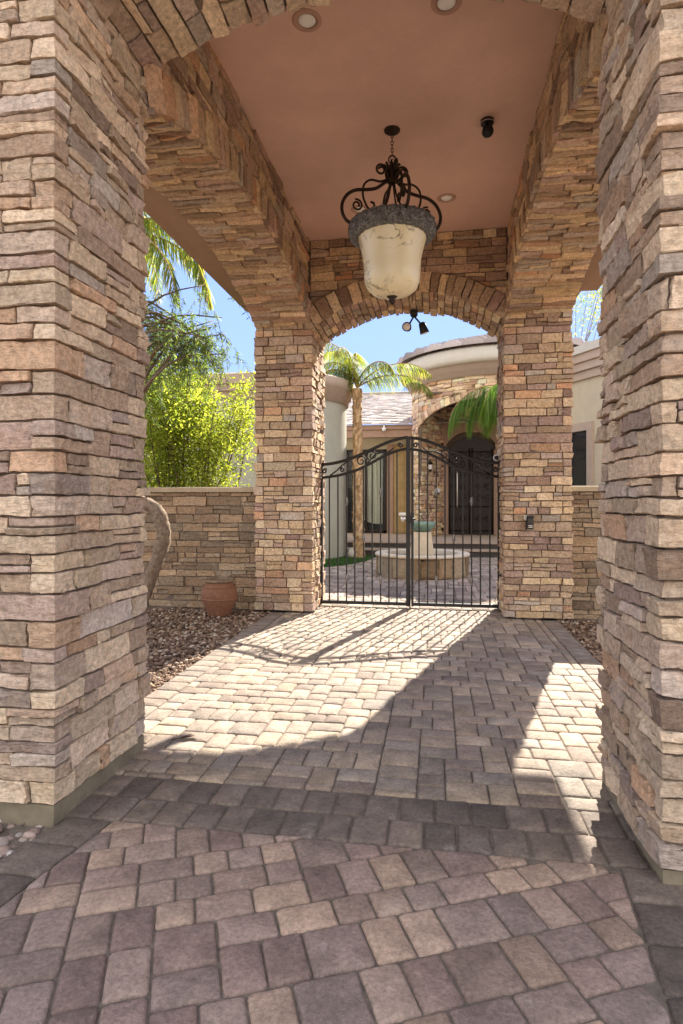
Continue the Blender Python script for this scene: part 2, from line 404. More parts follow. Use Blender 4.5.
# ------------------------------------------------------------------ ledgestone
def add_stone(mb, mapf, a, b, c, d, depth, cuts=(), seg=.075, clip=None, joint=.0022, rough=.0032, warp=.0022, mi=0, tone=None, val=None):
    a += joint; b -= joint; c += joint; d -= joint
    Lu, Lt = b - a, d - c
    if Lu < .015 or Lt < .012: return
    ru = min(rng.uniform(.003, .0065), .25 * Lu, .3 * Lt)
    nu = max(1, int(round((Lu - 2 * ru) / seg))); nt_ = max(1, int(round((Lt - 2 * ru) / (seg * .7))))
    us = [a] + list(np.linspace(a + ru, b - ru, nu + 1)) + [b]
    fixed = [False] * len(us)
    for q in cuts:
        if a + .01 < q < b - .01:
            k = int(np.argmin([abs(x - q) if 0 < i < len(us) - 1 else 9 for i, x in enumerate(us)]))
            if abs(us[k] - q) < seg * .35: us[k] = q; fixed[k] = True
            else:
                k = int(np.searchsorted(us, q)); us.insert(k, q); fixed.insert(k, True)
                for dq in (-.012, .012):
                    if all(abs(x - (q + dq)) > .008 for x in us) and a + .01 < q + dq < b - .01:
                        k2 = int(np.searchsorted(us, q + dq)); us.insert(k2, q + dq); fixed.insert(k2, False)
    us = np.array(us); ts = np.array([c] + list(np.linspace(c + ru, d - ru, nt_ + 1)) + [d])
    U, T = np.meshgrid(us, ts)                      # rows: t
    fx = np.array(fixed)[None, :].repeat(len(ts), 0)
    nr, nc = U.shape
    off = depth + rng.normal(0, .006) * (U - (a + b) / 2) / max(Lu, .1) * 2 + rng.normal(0, .004) * (T - (c + d) / 2) / Lt * 2
    off = off + rng.normal(0, rough, U.shape)
    brd = np.zeros(U.shape, bool); brd[0] = brd[-1] = True; brd[:, 0] = brd[:, -1] = True
    off = np.where(brd, off - ru * rng.uniform(.35, 1.0, U.shape), off)
    for (i, j) in ((0, 0), (0, -1), (-1, 0), (-1, -1)):
        if rng.random() < .45:
            off[i, j] -= rng.uniform(.003, .010)
            U[i, j] += (.012 if j == 0 else -.012) * rng.random() * min(1, Lu / .12); T[i, j] += (.010 if i == 0 else -.010) * rng.random() * min(1, Lt / .08)
    jit = min(.0045, Lt * .05)
    U = U + np.where(brd & ~fx, 0, np.where(fx, 0, rng.normal(0, .003, U.shape)))
    T[0] += np.abs(rng.normal(0, jit, nc)); T[-1] -= np.abs(rng.normal(0, jit, nc))
    U[1:-1, 0] += np.abs(rng.normal(0, jit, nr - 2)); U[1:-1, -1] -= np.abs(rng.normal(0, jit, nr - 2))
    if warp:
        wt = np.sin(6.1 * U + 4.7 * T) + .8 * np.sin(13.7 * U - 9.1 * T + 1.3) + .6 * np.sin(29. * U + 17. * T + .7)
        wu = np.sin(21. * T + 2.9 * U + .4) + .7 * np.sin(43. * T - 7.3 * U)
        U = U + np.where(fx, 0, warp * .7 * wu); T = T + warp * wt
    off = np.where(fx, off - .003, off)
    if clip is not None:
        zc = clip(U)
        if np.all(T <= zc + .012): return
        T = np.maximum(T, zc + .004)
    P = mapf(U.ravel(), T.ravel(), off.ravel())
    F = [(i * nc + j, i * nc + j + 1, (i + 1) * nc + j + 1, (i + 1) * nc + j) for i in range(nr - 1) for j in range(nc - 1)]
    # side skirt back into the wall
    loop = [j for j in range(nc)] + [i * nc + nc - 1 for i in range(1, nr)] + [(nr - 1) * nc + j for j in range(nc - 2, -1, -1)] + [i * nc for i in range(nr - 2, 0, -1)]
    n0 = nr * nc
    PB = mapf(U.ravel()[loop], T.ravel()[loop], np.full(len(loop), -.012))
    m = len(loop)
    F += [(loop[k], n0 + k, n0 + (k + 1) % m, loop[(k + 1) % m]) for k in range(m)]
    mb.add(np.vstack([P, PB]), F, mi, tone=rng.random() if tone is None else tone, val=rng.random() if val is None else val)

def ledge(mb, mapf, s0, s1, t0, t1, course=(.075, .135), length=(.16, .42), depth=(.012, .042), corners=(), closed=False, clip=None, split=.28, seg=.075, t_fix=None, mi=0):
    """lay courses of stones over [s0,s1] x [t0,t1]"""
    t = t0
    hs = []
    if t_fix: hs = [t1 - t0]
    else:
        while t < t1 - 1e-6:
            h = rng.uniform(*course)
            if t1 - t - h < course[0] * .7: h = t1 - t
            if h > course[1] * 1.45: h *= .5
            hs.append(h); t += h
    t = t0
    for h in hs:
        s = s0 - (rng.uniform(0, length[1]) if closed else 0)
        edges = [s]
        end = s0 + (s1 - s0) if not closed else s + (s1 - s0)
        while edges[-1] < end - 1e-6:
            l = rng.uniform(*length) * (1.15 if h > .11 else .9)
            e = edges[-1] + l
            for q in corners:
                for qq in (q, q - (s1 - s0), q + (s1 - s0)):
                    if abs(e - qq) < .075: e = qq + (.085 if rng.random() < .5 else -.085)
            if e <= edges[-1] + .05: e = edges[-1] + .12
            if end - e < length[0] * .6: e = end
            edges.append(e)
        for a, b in zip(edges[:-1], edges[1:]):
            dp = rng.uniform(*depth)
            cs = []
            for q in corners: cs += [q, q - (s1 - s0), q + (s1 - s0)]
            if h > course[0] * 1.2 and rng.random() < split and not t_fix:
                k = rng.uniform(.38, .62) * h
                add_stone(mb, mapf, a, b, t, t + k, dp, cs, seg, clip, mi=mi)
                m = (a + b) / 2 + rng.uniform(-.06, .06)
                if b - a > .24 and not any(abs(m - q) < .08 for q in cs):
                    add_stone(mb, mapf, a, m, t + k, t + h, rng.uniform(*depth), cs, seg, clip, mi=mi); add_stone(mb, mapf, m, b, t + k, t + h, rng.uniform(*depth), cs, seg, clip, mi=mi)
                else:
                    add_stone(mb, mapf, a, b, t + k, t + h, rng.uniform(*depth), cs, seg, clip, mi=mi)
            else:
                add_stone(mb, mapf, a, b, t, t + h, dp, cs, seg, clip, mi=mi)
        t += h

def plane_map(O, U, T, N):
    O, U, T, N = [np.asarray(a, float) for a in (O, U, T, N)]
    return lambda u, t, o: O + u[:, None] * U + t[:, None] * T + o[:, None] * N
def perim_map(x0, x1, y0, y1):
    pts = np.array([(x1, y1), (x0, y1), (x0, y0), (x1, y0)], float)
    ln = [x1 - x0, y1 - y0, x1 - x0, y1 - y0]
    S = np.concatenate([[0], np.cumsum(ln)]); tot = S[-1]
    D = np.array([(-1, 0), (0, -1), (1, 0), (0, 1)], float); N = np.array([(0, 1), (-1, 0), (0, -1), (1, 0)], float)
    def f(u, t, o):
        u = np.mod(u, tot)
        k = np.clip(np.searchsorted(S, u, side='right') - 1, 0, 3)
        base = pts[k] + D[k] * (u - S[k])[:, None]
        n = N[k].copy()
        for q in range(4):
            near = np.abs(u - S[q]) < 1e-5
            if q == 0: near |= np.abs(u - tot) < 1e-5
            n[near] = N[q] + N[q - 1]
            base[near] = pts[q]
        xy = base + n * o[:, None]
        return np.column_stack([xy, t])
    return f, list(S[:4]), tot

def segarc(c0, c1, spring, crown):
    """circular segment over chord c0..c1 -> centre, radius, half angle"""
    h = crown - spring; w = (c1 - c0) / 2
    R = (w * w + h * h) / (2 * h)
    return (c0 + c1) / 2, crown - R, R, math.asin(w / R)

# portico numbers (metres; camera stands at the origin, +Y runs in through the gate)
XL, XR = -1.56, .81           # inner faces
XLo, XRo = -2.26, 1.55        # outer faces
YF0, YF1, YR0, YR1 = 2.34, 3.17, 7.27, 8.10
ZC = 4.61; ZT = 5.45
B = .025                       # backing sits this far inside the nominal stone face

portico = thing('entry_portico', (-.37, 5.2, 0), 'tall stone-clad entry portico with arches and smooth terracotta ceiling in the foreground', 'portico')

def column(x0, x1, y0, y1, z1, m, lab, seg, plinth=.085, ztop=ZC + .06, **kw):
    mb = MB()
    x0b, x1b, y0b, y1b = x0 + B, x1 - B, y0 + B, y1 - B
    mb.box(x0b - .0, x1b, y0b, y1b, .02, z1, 1)
    f, cor, tot = perim_map(x0b, x1b, y0b, y1b)
    z0 = plinth
    mb.box(x0b + .003, x1b - .003, y0b + .003, y1b - .003, z1 + .001, ztop, 1)
    ledge(mb, f, 0, tot, z0, z1, corners=cor, closed=True, seg=seg, **kw)
    o = mb.build('stone_column', [m, M['mortar']], portico, sharp=27)
    if lab: o['label'] = lab
    if plinth > .03:
        p = MB(); p.box(x0b - .012, x1b + .012, y0b - .012, y1b + .012, -.05, plinth - .002)
        p.build('plinth', M['concrete'], o)
    return o
FK = dict(course=(.062, .128), length=(.14, .42), split=.2, depth=(.014, .040))
RK = dict(course=(.065, .12), length=(.12, .36), split=.2, depth=(.012, .036))
column(-2.32, -1.615, YF0, YF1, 3.86, M['stone_front'], 'pinkish stone pillar rising at the left edge of the photo', .036, **FK)
column(.80, 1.55, YF0 - .01, YF1, 3.86, M['stone_front'], 'pale stone pillar cut by the right edge of the photo', .036, .055, **FK)
column(XLo, XL + .04, YR0, YR1, 3.6, M['stone'], 'brown stone pillar left of the gate', .07, .02, **RK)
column(XR - .03, XRo, YR0, YR1, 3.6, M['stone'], 'brown stone pillar right of the gate with keypad', .07, .02, **RK)

def arch_profile(c0, c1, spring, crown, top, n=24, e0=None, e1=None):
    cc, zc, R, ha = segarc(c0, c1, spring, crown)
    e0 = c0 if e0 is None else e0; e1 = c1 if e1 is None else e1
    pr = []
    if e0 < c0: pr.append((e0, spring))
    pr += [(cc + R * math.sin(a), zc + R * math.cos(a)) for a in np.linspace(-ha, ha, n)]
    if e1 > c1: pr.append((e1, spring))
    pr += [(e1, top), (e0, top)]
    return pr

def arch_beam(name, axis, c0, c1, w0, w1, spring, crown, top, faces, m, seg=.07, soff_len=(.2, .45), soff_course=(.05, .09), ring=.24, ring_len=(.07, .13), e0=None, e1=None, lab=None, ring_out=.018):
    """axis 'x': the beam runs along Y with depth w0..w1 in X; axis 'y': it runs along X with depth in Y"""
    mb = MB()
    cc, zc, R, ha = segarc(c0, c1, spring, crown)
    pr = arch_profile(c0, c1, spring, crown + .0, top, e0=e0, e1=e1)
    pr = [(p[0], p[1] + (B if p[1] < top - .01 else 0)) for p in pr]
    mb.prism(pr, axis, w0 + B, w1 - B, 1)
    Rb = R + B
    def soff(u, t, o):
        ph = t / R; r = Rb - o
        cpos = cc + r * np.sin(ph); z = zc + r * np.cos(ph)
        return np.column_stack([u, cpos, z]) if axis == 'x' else np.column_stack([cpos, u, z])
    ledge(mb, soff, w0 + .004, w1 - .004, -ha * R, ha * R, course=soff_course, length=soff_len, depth=(.01, .04), split=.12, seg=seg)
    for wpos, nrm in faces:
        wb = wpos - nrm * B
        def face(u, t, o, wb=wb, nrm=nrm):
            w = wb + nrm * o
            return np.column_stack([w, u, t]) if axis == 'x' else np.column_stack([u, w, t])
        def ringm(u, t, o, wb=wb, nrm=nrm):
            ph = u / R; r = R + t; cpos = cc + r * np.sin(ph); z = zc + r * np.cos(ph); w = wb + nrm * o
            return np.column_stack([w, cpos, z]) if axis == 'x' else np.column_stack([cpos, w, z])
        ledge(mb, ringm, -ha * R, ha * R, .006, ring, length=ring_len, depth=(.014 + ring_out, .04 + ring_out), t_fix=True, seg=seg)
        Rr = R + ring
        def clip(U):
            q = Rr * Rr - (U - cc) ** 2
            return zc + np.sqrt(np.maximum(q, 0.0001))
        ledge(mb, face, c0 if e0 is None else e0, c1 if e1 is None else e1, spring + .02, top, clip=clip, seg=seg, depth=(.008, .034), course=(.07, .12))
    o = mb.build(name, [m, M['mortar']], portico, sharp=27)
    if lab: o['label'] = lab
    return o

arch_beam('arch_beam', 'x', YF1, YR0, XLo, XL, 3.57, 3.95, ZC + .06, [(XL, 1)], M['stone'], lab='stone arch beam over the left side opening')
arch_beam('arch_beam', 'x', YF1, YR0, XR, XRo, 3.57, 3.95, ZC + .06, [(XR, -1)], M['stone'], lab='stone arch beam over the right side opening')
arch_beam('arch_beam', 'y', XL + .01, XR, YR0, YR1, 3.49, 3.90, ZC + .06, [(YR0, -1)], M['stone'], seg=.07, soff_len=(.14, .34), soff_course=(.06, .11), ring=.25, lab='low stone arch above the iron gate')
arch_beam('arch_beam', 'y', -1.605, .80, YF0, YF1, 3.785, 4.065, ZT, [(YF0, -1)], M['stone_front'], seg=.055, soff_len=(.16, .42), soff_course=(.085, .14), ring=.3, ring_len=(.1, .17), e0=-2.3, e1=1.53, lab='front stone arch at the top of the photo')
# outer stucco beams, ceiling, roof
for xa, xb in ((XLo - .22, XLo - .004), (XRo + .004, XRo + .22)):
    pr = [(YF0, 3.6), (3.14, 3.6), (3.2, 4.0), (YR1, 4.0), (YR1, ZT), (YF0, ZT)]
    mb = MB(); mb.prism(pr, 'x', xa, xb); mb.build('stucco_beam', M['stucco_brown'], portico)
mb = MB(); mb.box(XL - .02, XR + .02, YF1 - .03, YR0 + .03, ZC, ZC + .05); mb.build('ceiling', M['ceiling'], portico)
mb = MB()
mb.box(XLo + .01, XL - .03, YF1 + .01, YR0 - .01, ZC + .07, ZT - .004); mb.box(XR + .03, XRo - .01, YF1 + .01, YR0 - .01, ZC + .07, ZT - .004)
mb.box(XLo + .01, XRo - .01, YR0 + .01, YR1 - .01, ZC + .07, ZT - .004); mb.build('parapet', M['stucco_brown'], portico)
ZE = 4.27
mb = MB()
mb.box(XLo - .46, XLo - .226, 1.9, YR1 + .24, 4.12, ZT - .003); mb.box(XRo + .226, XRo + .62, 1.9, YR1 + .56, ZE, ZT - .003); mb.box(XLo + .3, XRo + .225, YR1 + .004, YR1 + .56, ZE + .002, ZT - .003)
mb.build('eave', M['stucco_brown'], portico)
mb = MB(); x0, x1, y0, y1 = XLo - .72, XRo + .72, 1.8, YR1 + .66
mb.box(x0, x1, y0, y1, ZT, ZT + .14)
cx = (x0 + x1) / 2
mb.add([(x0, y0, ZT + .145), (x1, y0, ZT + .145), (x1, y1, ZT + .145), (x0, y1, ZT + .145), (cx, y0 + 1.6, ZT + .9), (cx, y1 - 1.6, ZT + .9)],
       [(0, 1, 4), (1, 2, 5, 4), (2, 3, 5), (3, 0, 4, 5), (3, 2, 1, 0)], 1, smooth=False)
mb.build('roof', [M['stucco_brown'], M['tile']], portico)

# ------------------------------------------------------------------ pavers
def clip_poly(P, a, b):
    """keep the part of polygon P left of the line a->b"""
    out = []
    def sd(p): return (b[0] - a[0]) * (p[1] - a[1]) - (b[1] - a[1]) * (p[0] - a[0])
    for i in range(len(P)):
        p, q = P[i], P[(i + 1) % len(P)]; dp, dq = sd(p), sd(q)
        if dp >= 0: out.append(p)
        if dp * dq < 0:
            t = dp / (dp - dq); out.append((p[0] + t * (q[0] - p[0]), p[1] + t * (q[1] - p[1])))
    return out
def area(P): return .5 * sum(P[i][0] * P[(i + 1) % len(P)][1] - P[(i + 1) % len(P)][0] * P[i][1] for i in range(len(P)))
def inset(P, d):
    n = len(P); out = []
    for i in range(n):
        p0, p1, p2 = np.array(P[i - 1]), np.array(P[i]), np.array(P[(i + 1) % n])
        e1 = p1 - p0; e2 = p2 - p1
        e1 = e1 / (np.linalg.norm(e1) + 1e-9); e2 = e2 / (np.linalg.norm(e2) + 1e-9)
        n1 = np.array((-e1[1], e1[0])); n2 = np.array((-e2[1], e2[0]))
        k = 1 + n1.dot(n2)
        out.append(tuple(p1 + (n1 + n2) / max(k, .35) * d))
    return out
def paver(mb, P, tone, val, z=0, gap=.0035, bev=.009, mi=0):
    # drop near-duplicate points
    Q = []
    for p in P:
        if not Q or math.hypot(p[0] - Q[-1][0], p[1] - Q[-1][1]) > .006: Q.append(p)
    if len(Q) > 2 and math.hypot(Q[0][0] - Q[-1][0], Q[0][1] - Q[-1][1]) < .006: Q.pop()
    if len(Q) < 3 or area(Q) < .0026: return
    bev = min(bev, .11 * math.sqrt(area(Q)))
    Q = inset(Q, gap)
    if area(Q) < .0008: return
    # rounded, slightly worn corners and wavering edges, one outline per ring
    n = len(Q)
    lens = [math.hypot(Q[(i + 1) % n][0] - Q[i][0], Q[(i + 1) % n][1] - Q[i][1]) for i in range(n)]
    cr = rng.uniform(.006, .017, n); wv = rng.uniform(-.001, .0032, n); mid = [l > .08 for l in lens]
    def outline(Qk, grow):
        out = []
        for i in range(n):
            p0, p1, p2 = [np.array(q) for q in (Qk[i - 1], Qk[i], Qk[(i + 1) % n])]
            l1, l2 = np.linalg.norm(p1 - p0) + 1e-9, np.linalg.norm(p2 - p1) + 1e-9
            c = min(cr[i] + grow, l1 * .3, l2 * .3)
            a = p1 + (p0 - p1) / l1 * c; b = p1 + (p2 - p1) / l2 * c
            out += [tuple(a), tuple(p1 * .45 + (a + b) / 2 * .55), tuple(b)]
            if mid[i]:
                mm = (p1 + p2) / 2; nn = np.array((-(p2 - p1)[1], (p2 - p1)[0])) / l2
                out.append(tuple(mm + nn * wv[i]))
        return out
    C = outline(Q, 0); r1 = outline(inset(Q, bev * .35), .002); r2 = outline(inset(Q, bev), .005)
    tz = z + rng.normal(0, .0012)
    gx, gy = rng.normal(0, .007, 2)
    cxy = np.mean(C, 0)
    m = len(C)
    def zz(p, dz): return (p[0], p[1], tz + dz + gx * (p[0] - cxy[0]) + gy * (p[1] - cxy[1]))
    V = [zz(p, -.035) for p in C] + [zz(p, -.0095) for p in C] + [zz(p, -.0030) for p in r1] + [zz(p, 0) for p in r2] + [zz(cxy, .0008)]
    F = []
    for k in range(3):
        F += [(k * m + i, k * m + (i + 1) % m, (k + 1) * m + (i + 1) % m, (k + 1) * m + i) for i in range(m)]
    F += [(3 * m + i, 3 * m + (i + 1) % m, 4 * m) for i in range(m)]
    mb.add(V, F, mi, tone=tone, val=val)

def tiling(nu, nv):
    """random three-size tumbled-paver layout on a grid, long running joints avoided; yields (i,j,w,h)"""
    g = np.full((nv + 4, nu + 4), -1, int); out = []
    for j in range(nv):
        i = 0
        while i < nu:
            if g[j, i] >= 0: i += 1; continue
            L = 0
            while i + L < nu and g[j, i + L] < 0 and L < 9: L += 1
            opts = [(3, 2), (2, 3), (3, 3), (2, 2)]; wts = [3.4, 3.4, .7, 1.3]
            k2 = [(o, w) for o, w in zip(opts, wts) if o[0] == L or L - o[0] >= 2]
            if not k2: k2 = [((L, 2), 1)]
            ws = []
            def top(c):
                if c < 0 or c >= nu or g[j, c] < 0: return -1
                q = out[g[j, c]]; return q[1] + q[3]
            tl, tr = top(i - 1), top(i + L)
            for (w, h), wt in k2:
                if j > 0 and i + w < nu and w != L and g[j - 1, i + w] != g[j - 1, i + w - 1]: wt *= .08
                if j + h == tl: wt *= 4
                if w == L and j + h == tr: wt *= 5
                ws.append(wt)
            ws = np.array(ws) / sum(ws)
            (w, h), _ = k2[rng.choice(len(k2), p=ws)]
            g[j:j + h, i:i + w] = len(out)
            out.append((i, j, w, h)); i += w
    return out
def pave_zone(mb, lines, org, ang, nu, nv, mod, mi=0, mod2=None, swap=False, **k):
    ca, sa = math.cos(ang), math.sin(ang); m2 = mod2 or mod
    for (i, j, w, h) in tiling(nu, nv):
        if swap: i, j, w, h = j, i, h, w
        P = [(i * mod, j * m2), ((i + w) * mod, j * m2), ((i + w) * mod, (j + h) * m2), (i * mod, (j + h) * m2)]
        P = [(org[0] + x * ca - y * sa, org[1] + x * sa + y * ca) for x, y in P]
        for a, b in lines:
            P = clip_poly(P, a, b)
            if len(P) < 3: break
        if len(P) >= 3: paver(mb, P, rng.random(), rng.random(), mi=mi, **k)

mb = MB()
# front drive: 24 degrees turned, between the charcoal borders
LI = [(-1.40, 2.44), (-1.62, 1.0)]; RI = [(.69, 2.44), (.56, 1.0)]
front_lines = [((LI[0]), (LI[1])), ((5, 2.44), (-5, 2.44)), (RI[1], RI[0])]
pave_zone(mb, front_lines, (-1.2, -.6), R_(24), 74, 64, .066, bev=.013, gap=.0026)
# charcoal borders beside the front drive, cut round the pillars
def strip(mb, a_in, b_in, a_out, b_out, n, mi):
    for k in range(n):
        t0, t1 = k / n, (k + 1) / n
        l = lambda p, q, t: (p[0] + (q[0] - p[0]) * t, p[1] + (q[1] - p[1]) * t)
        P = [l(a_in, b_in, t0), l(a_in, b_in, t1), l(a_out, b_out, t1), l(a_out, b_out, t0)]
        if area(P) < 0: P = P[::-1]
        paver(mb, P, rng.random(), rng.random(), mi=mi, bev=.015)
strip(mb, (-1.40, 2.44), (-1.62, 1.0), (-1.62, 2.44), (-1.92, 1.0), 7, 1)
strip(mb, (.69, 2.44), (.56, 1.0), (.97, 2.44), (.82, 1.0), 7, 1)
# two charcoal soldier rows across the front
for r in range(2):
    y0 = 2.44 + r * .205; x = -1.66
    while x < .96:
        w = rng.uniform(.135, .165)
        paver(mb, [(x, y0), (x + w, y0), (x + w, y0 + .205), (x, y0 + .205)], rng.random(), rng.random(), mi=1, bev=.015); x += w
# main walk
walk = [((-1.87, 2.85), (1.2, 2.85)), ((1.2, 2.8), (1.2, 9)), ((1.3, 8.62), (-2, 8.62)), ((-1.87, 9), (-1.87, 2.8))]
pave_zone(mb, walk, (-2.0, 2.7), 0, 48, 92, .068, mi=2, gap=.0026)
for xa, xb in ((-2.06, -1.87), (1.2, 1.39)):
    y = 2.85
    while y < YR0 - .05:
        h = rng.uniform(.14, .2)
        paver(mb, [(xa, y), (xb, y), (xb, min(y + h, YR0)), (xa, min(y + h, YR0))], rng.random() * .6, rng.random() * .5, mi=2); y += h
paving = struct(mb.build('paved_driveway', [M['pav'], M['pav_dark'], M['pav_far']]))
# courtyard
mb = MB()
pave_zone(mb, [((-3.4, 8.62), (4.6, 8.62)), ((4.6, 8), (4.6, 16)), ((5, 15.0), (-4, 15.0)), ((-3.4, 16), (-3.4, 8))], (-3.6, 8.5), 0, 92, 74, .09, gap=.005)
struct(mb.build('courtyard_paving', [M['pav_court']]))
# soil under everything, and joint sand under the pavers
mb = MB(); s = 160
mb.add([(-s, -s, -.06), (s, -s, -.06), (s, s, -.06), (-s, s, -.06)], [(0, 1, 2, 3)]); struct(mb.build('ground', M['soil']))
mb = MB()
for P in ([(-2.05, .9), (1.0, .9), (1.38, 2.5), (1.38, 8.7), (-2.05, 8.7)], [(-3.4, 8.7), (4.6, 8.7), (4.6, 15.2), (-3.4, 15.2)]):
    mb.add([(x, y, -.011) for x, y in P], [tuple(range(len(P)))], smooth=False)
struct(mb.build('joint_sand', M['joint']))

# ------------------------------------------------------------------ gravel beds
ico = [(-.5257, 0, .8507), (.5257, 0, .8507), (-.5257, 0, -.8507), (.5257, 0, -.8507), (0, .8507, .5257), (0, .8507, -.5257), (0, -.8507, .5257), (0, -.8507, -.5257), (.8507, .5257, 0), (-.8507, .5257, 0), (.8507, -.5257, 0), (-.8507, -.5257, 0)]
icf = [(1, 4, 0), (4, 9, 0), (4, 5, 9), (8, 5, 4), (1, 8, 4), (1, 10, 8), (10, 3, 8), (8, 3, 5), (3, 2, 5), (3, 7, 2), (3, 10, 7), (10, 6, 7), (6, 11, 7), (6, 0, 11), (6, 1, 0), (10, 1, 6), (11, 0, 9), (2, 11, 9), (5, 2, 9), (11, 2, 7)]
ICO = np.array(ico)
def ico2():
    V = [tuple(p) for p in ICO]; F = []; cache = {}
    def mid(a, b):
        k = (min(a, b), max(a, b))
        if k not in cache:
            p = (np.array(V[a]) + np.array(V[b])) / 2; p /= np.linalg.norm(p); V.append(tuple(p)); cache[k] = len(V) - 1
        return cache[k]
    for a, b, c in icf:
        x, y, z = mid(a, b), mid(b, c), mid(c, a); F += [(a, x, z), (x, b, y), (z, y, c), (x, y, z)]
    return np.array(V), F
ICO2, ICF2 = ico2()
def pebbles(mb, region, n, r, z=-.02, flat=.6, hi=False, zj=.02):
    x0, x1, y0, y1, test = region
    k = 0
    while k < n:
        x, y = rng.uniform(x0, x1), rng.uniform(y0, y1)
        if test and not test(x, y): continue
        k += 1
        rr = rng.uniform(*r)
        V = (ICO2 if hi else ICO).copy()
        V = V * (1 + rng.normal(0, .1 if hi else .2, (len(V), 1)))
        V = V * np.array((1, rng.uniform(.6, 1), rng.uniform(flat * .7, flat * 1.2))) * rr
        a = rng.uniform(0, 2 * PI); ca, sa = math.cos(a), math.sin(a)
        V = np.column_stack([V[:, 0] * ca - V[:, 1] * sa, V[:, 0] * sa + V[:, 1] * ca, V[:, 2]])
        tl = rng.normal(0, .3)
        V[:, 2] += tl * V[:, 0] * .5
        V += (x, y, z + rng.uniform(0, zj))
        mb.add(V, ICF2 if hi else icf, tone=rng.random(), val=rng.random(), smooth=hi)
mb = MB()
mb.add([(-7, 2.9, -.03), (-2.07, 2.9, -.03), (-2.07, 7.4, -.03), (-7, 7.4, -.03)], [(0, 1, 2, 3)], tone=.2, smooth=False)
pebbles(mb, (-3.6, -2.05, 3.3, 7.36, None), 5200, (.010, .026))
tag(mb.build('gravel', M['gravel']), 'brown gravel bed along the left side of the walk, before the low wall', 'gravel', kind='stuff')
mb = MB()
mb.add([(1.4, 3.2, -.03), (6, 3.2, -.03), (6, 7.4, -.03), (1.4, 7.4, -.03)], [(0, 1, 2, 3)], tone=.2, smooth=False)
pebbles(mb, (1.39, 2.3, 3.4, 7.36, None), 2600, (.010, .026))
tag(mb.build('gravel', M['gravel']), 'small brown gravel bed at the right, between walk and pillar', 'gravel', kind='stuff')
mb = MB()
pebbles(mb, (-2.6, -1.6, 1.3, 2.42, lambda x, y: x < -1.62 - (2.44 - y) * .21), 900, (.014, .036), z=-.035, hi=True, zj=.035)
tag(mb.build('pebbles', M['river']), 'smooth river pebbles at the foot of the left front pillar', 'pebbles', kind='stuff')
mb = MB()
pebbles(mb, (.82, 1.7, 1.3, 2.40, lambda x, y: x > .965 - (2.44 - y) * .104), 700, (.010, .028), z=-.035, hi=True, zj=.035)
tag(mb.build('pebbles', M['river']), 'pale pebbles at the foot of the right front pillar', 'pebbles', kind='stuff')

# ------------------------------------------------------------------ low garden walls
def low_wall(x0, x1, y, label, m):
    t = thing('garden_wall', ((x0 + x1) / 2, y + .15, 0), label, 'wall')
    mb = MB(); mb.box(x0, x1, y + B, y + .3, -.05, 1.5, 1)
    ledge(mb, plane_map((0, y + B, 0), (1, 0, 0), (0, 0, 1), (0, -1, 0)), x0, x1, .0, 1.5, depth=(.008, .03), course=(.07, .13), seg=.09)
    mb.build('stone_face', [m, M['mortar']], t, sharp=27)
    mb = MB()
    mb.prism([(y - .03, 1.502), (y + .33, 1.502), (y + .33, 1.555), (y + .31, 1.568), (y - .01, 1.568), (y - .03, 1.555)], 'x', x0, x1)
    mb.build('cap', M['limecap'], t)
M['limecap'] = plain('tan_wall_cap', (.40, .31, .20), .85, var=.14, sc=6, bmp=.3)
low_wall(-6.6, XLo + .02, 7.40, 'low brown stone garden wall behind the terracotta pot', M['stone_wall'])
low_wall(XRo - .02, 5.5, 7.40, 'low greenish stone wall beside the keypad pillar', M['stone_wall'])

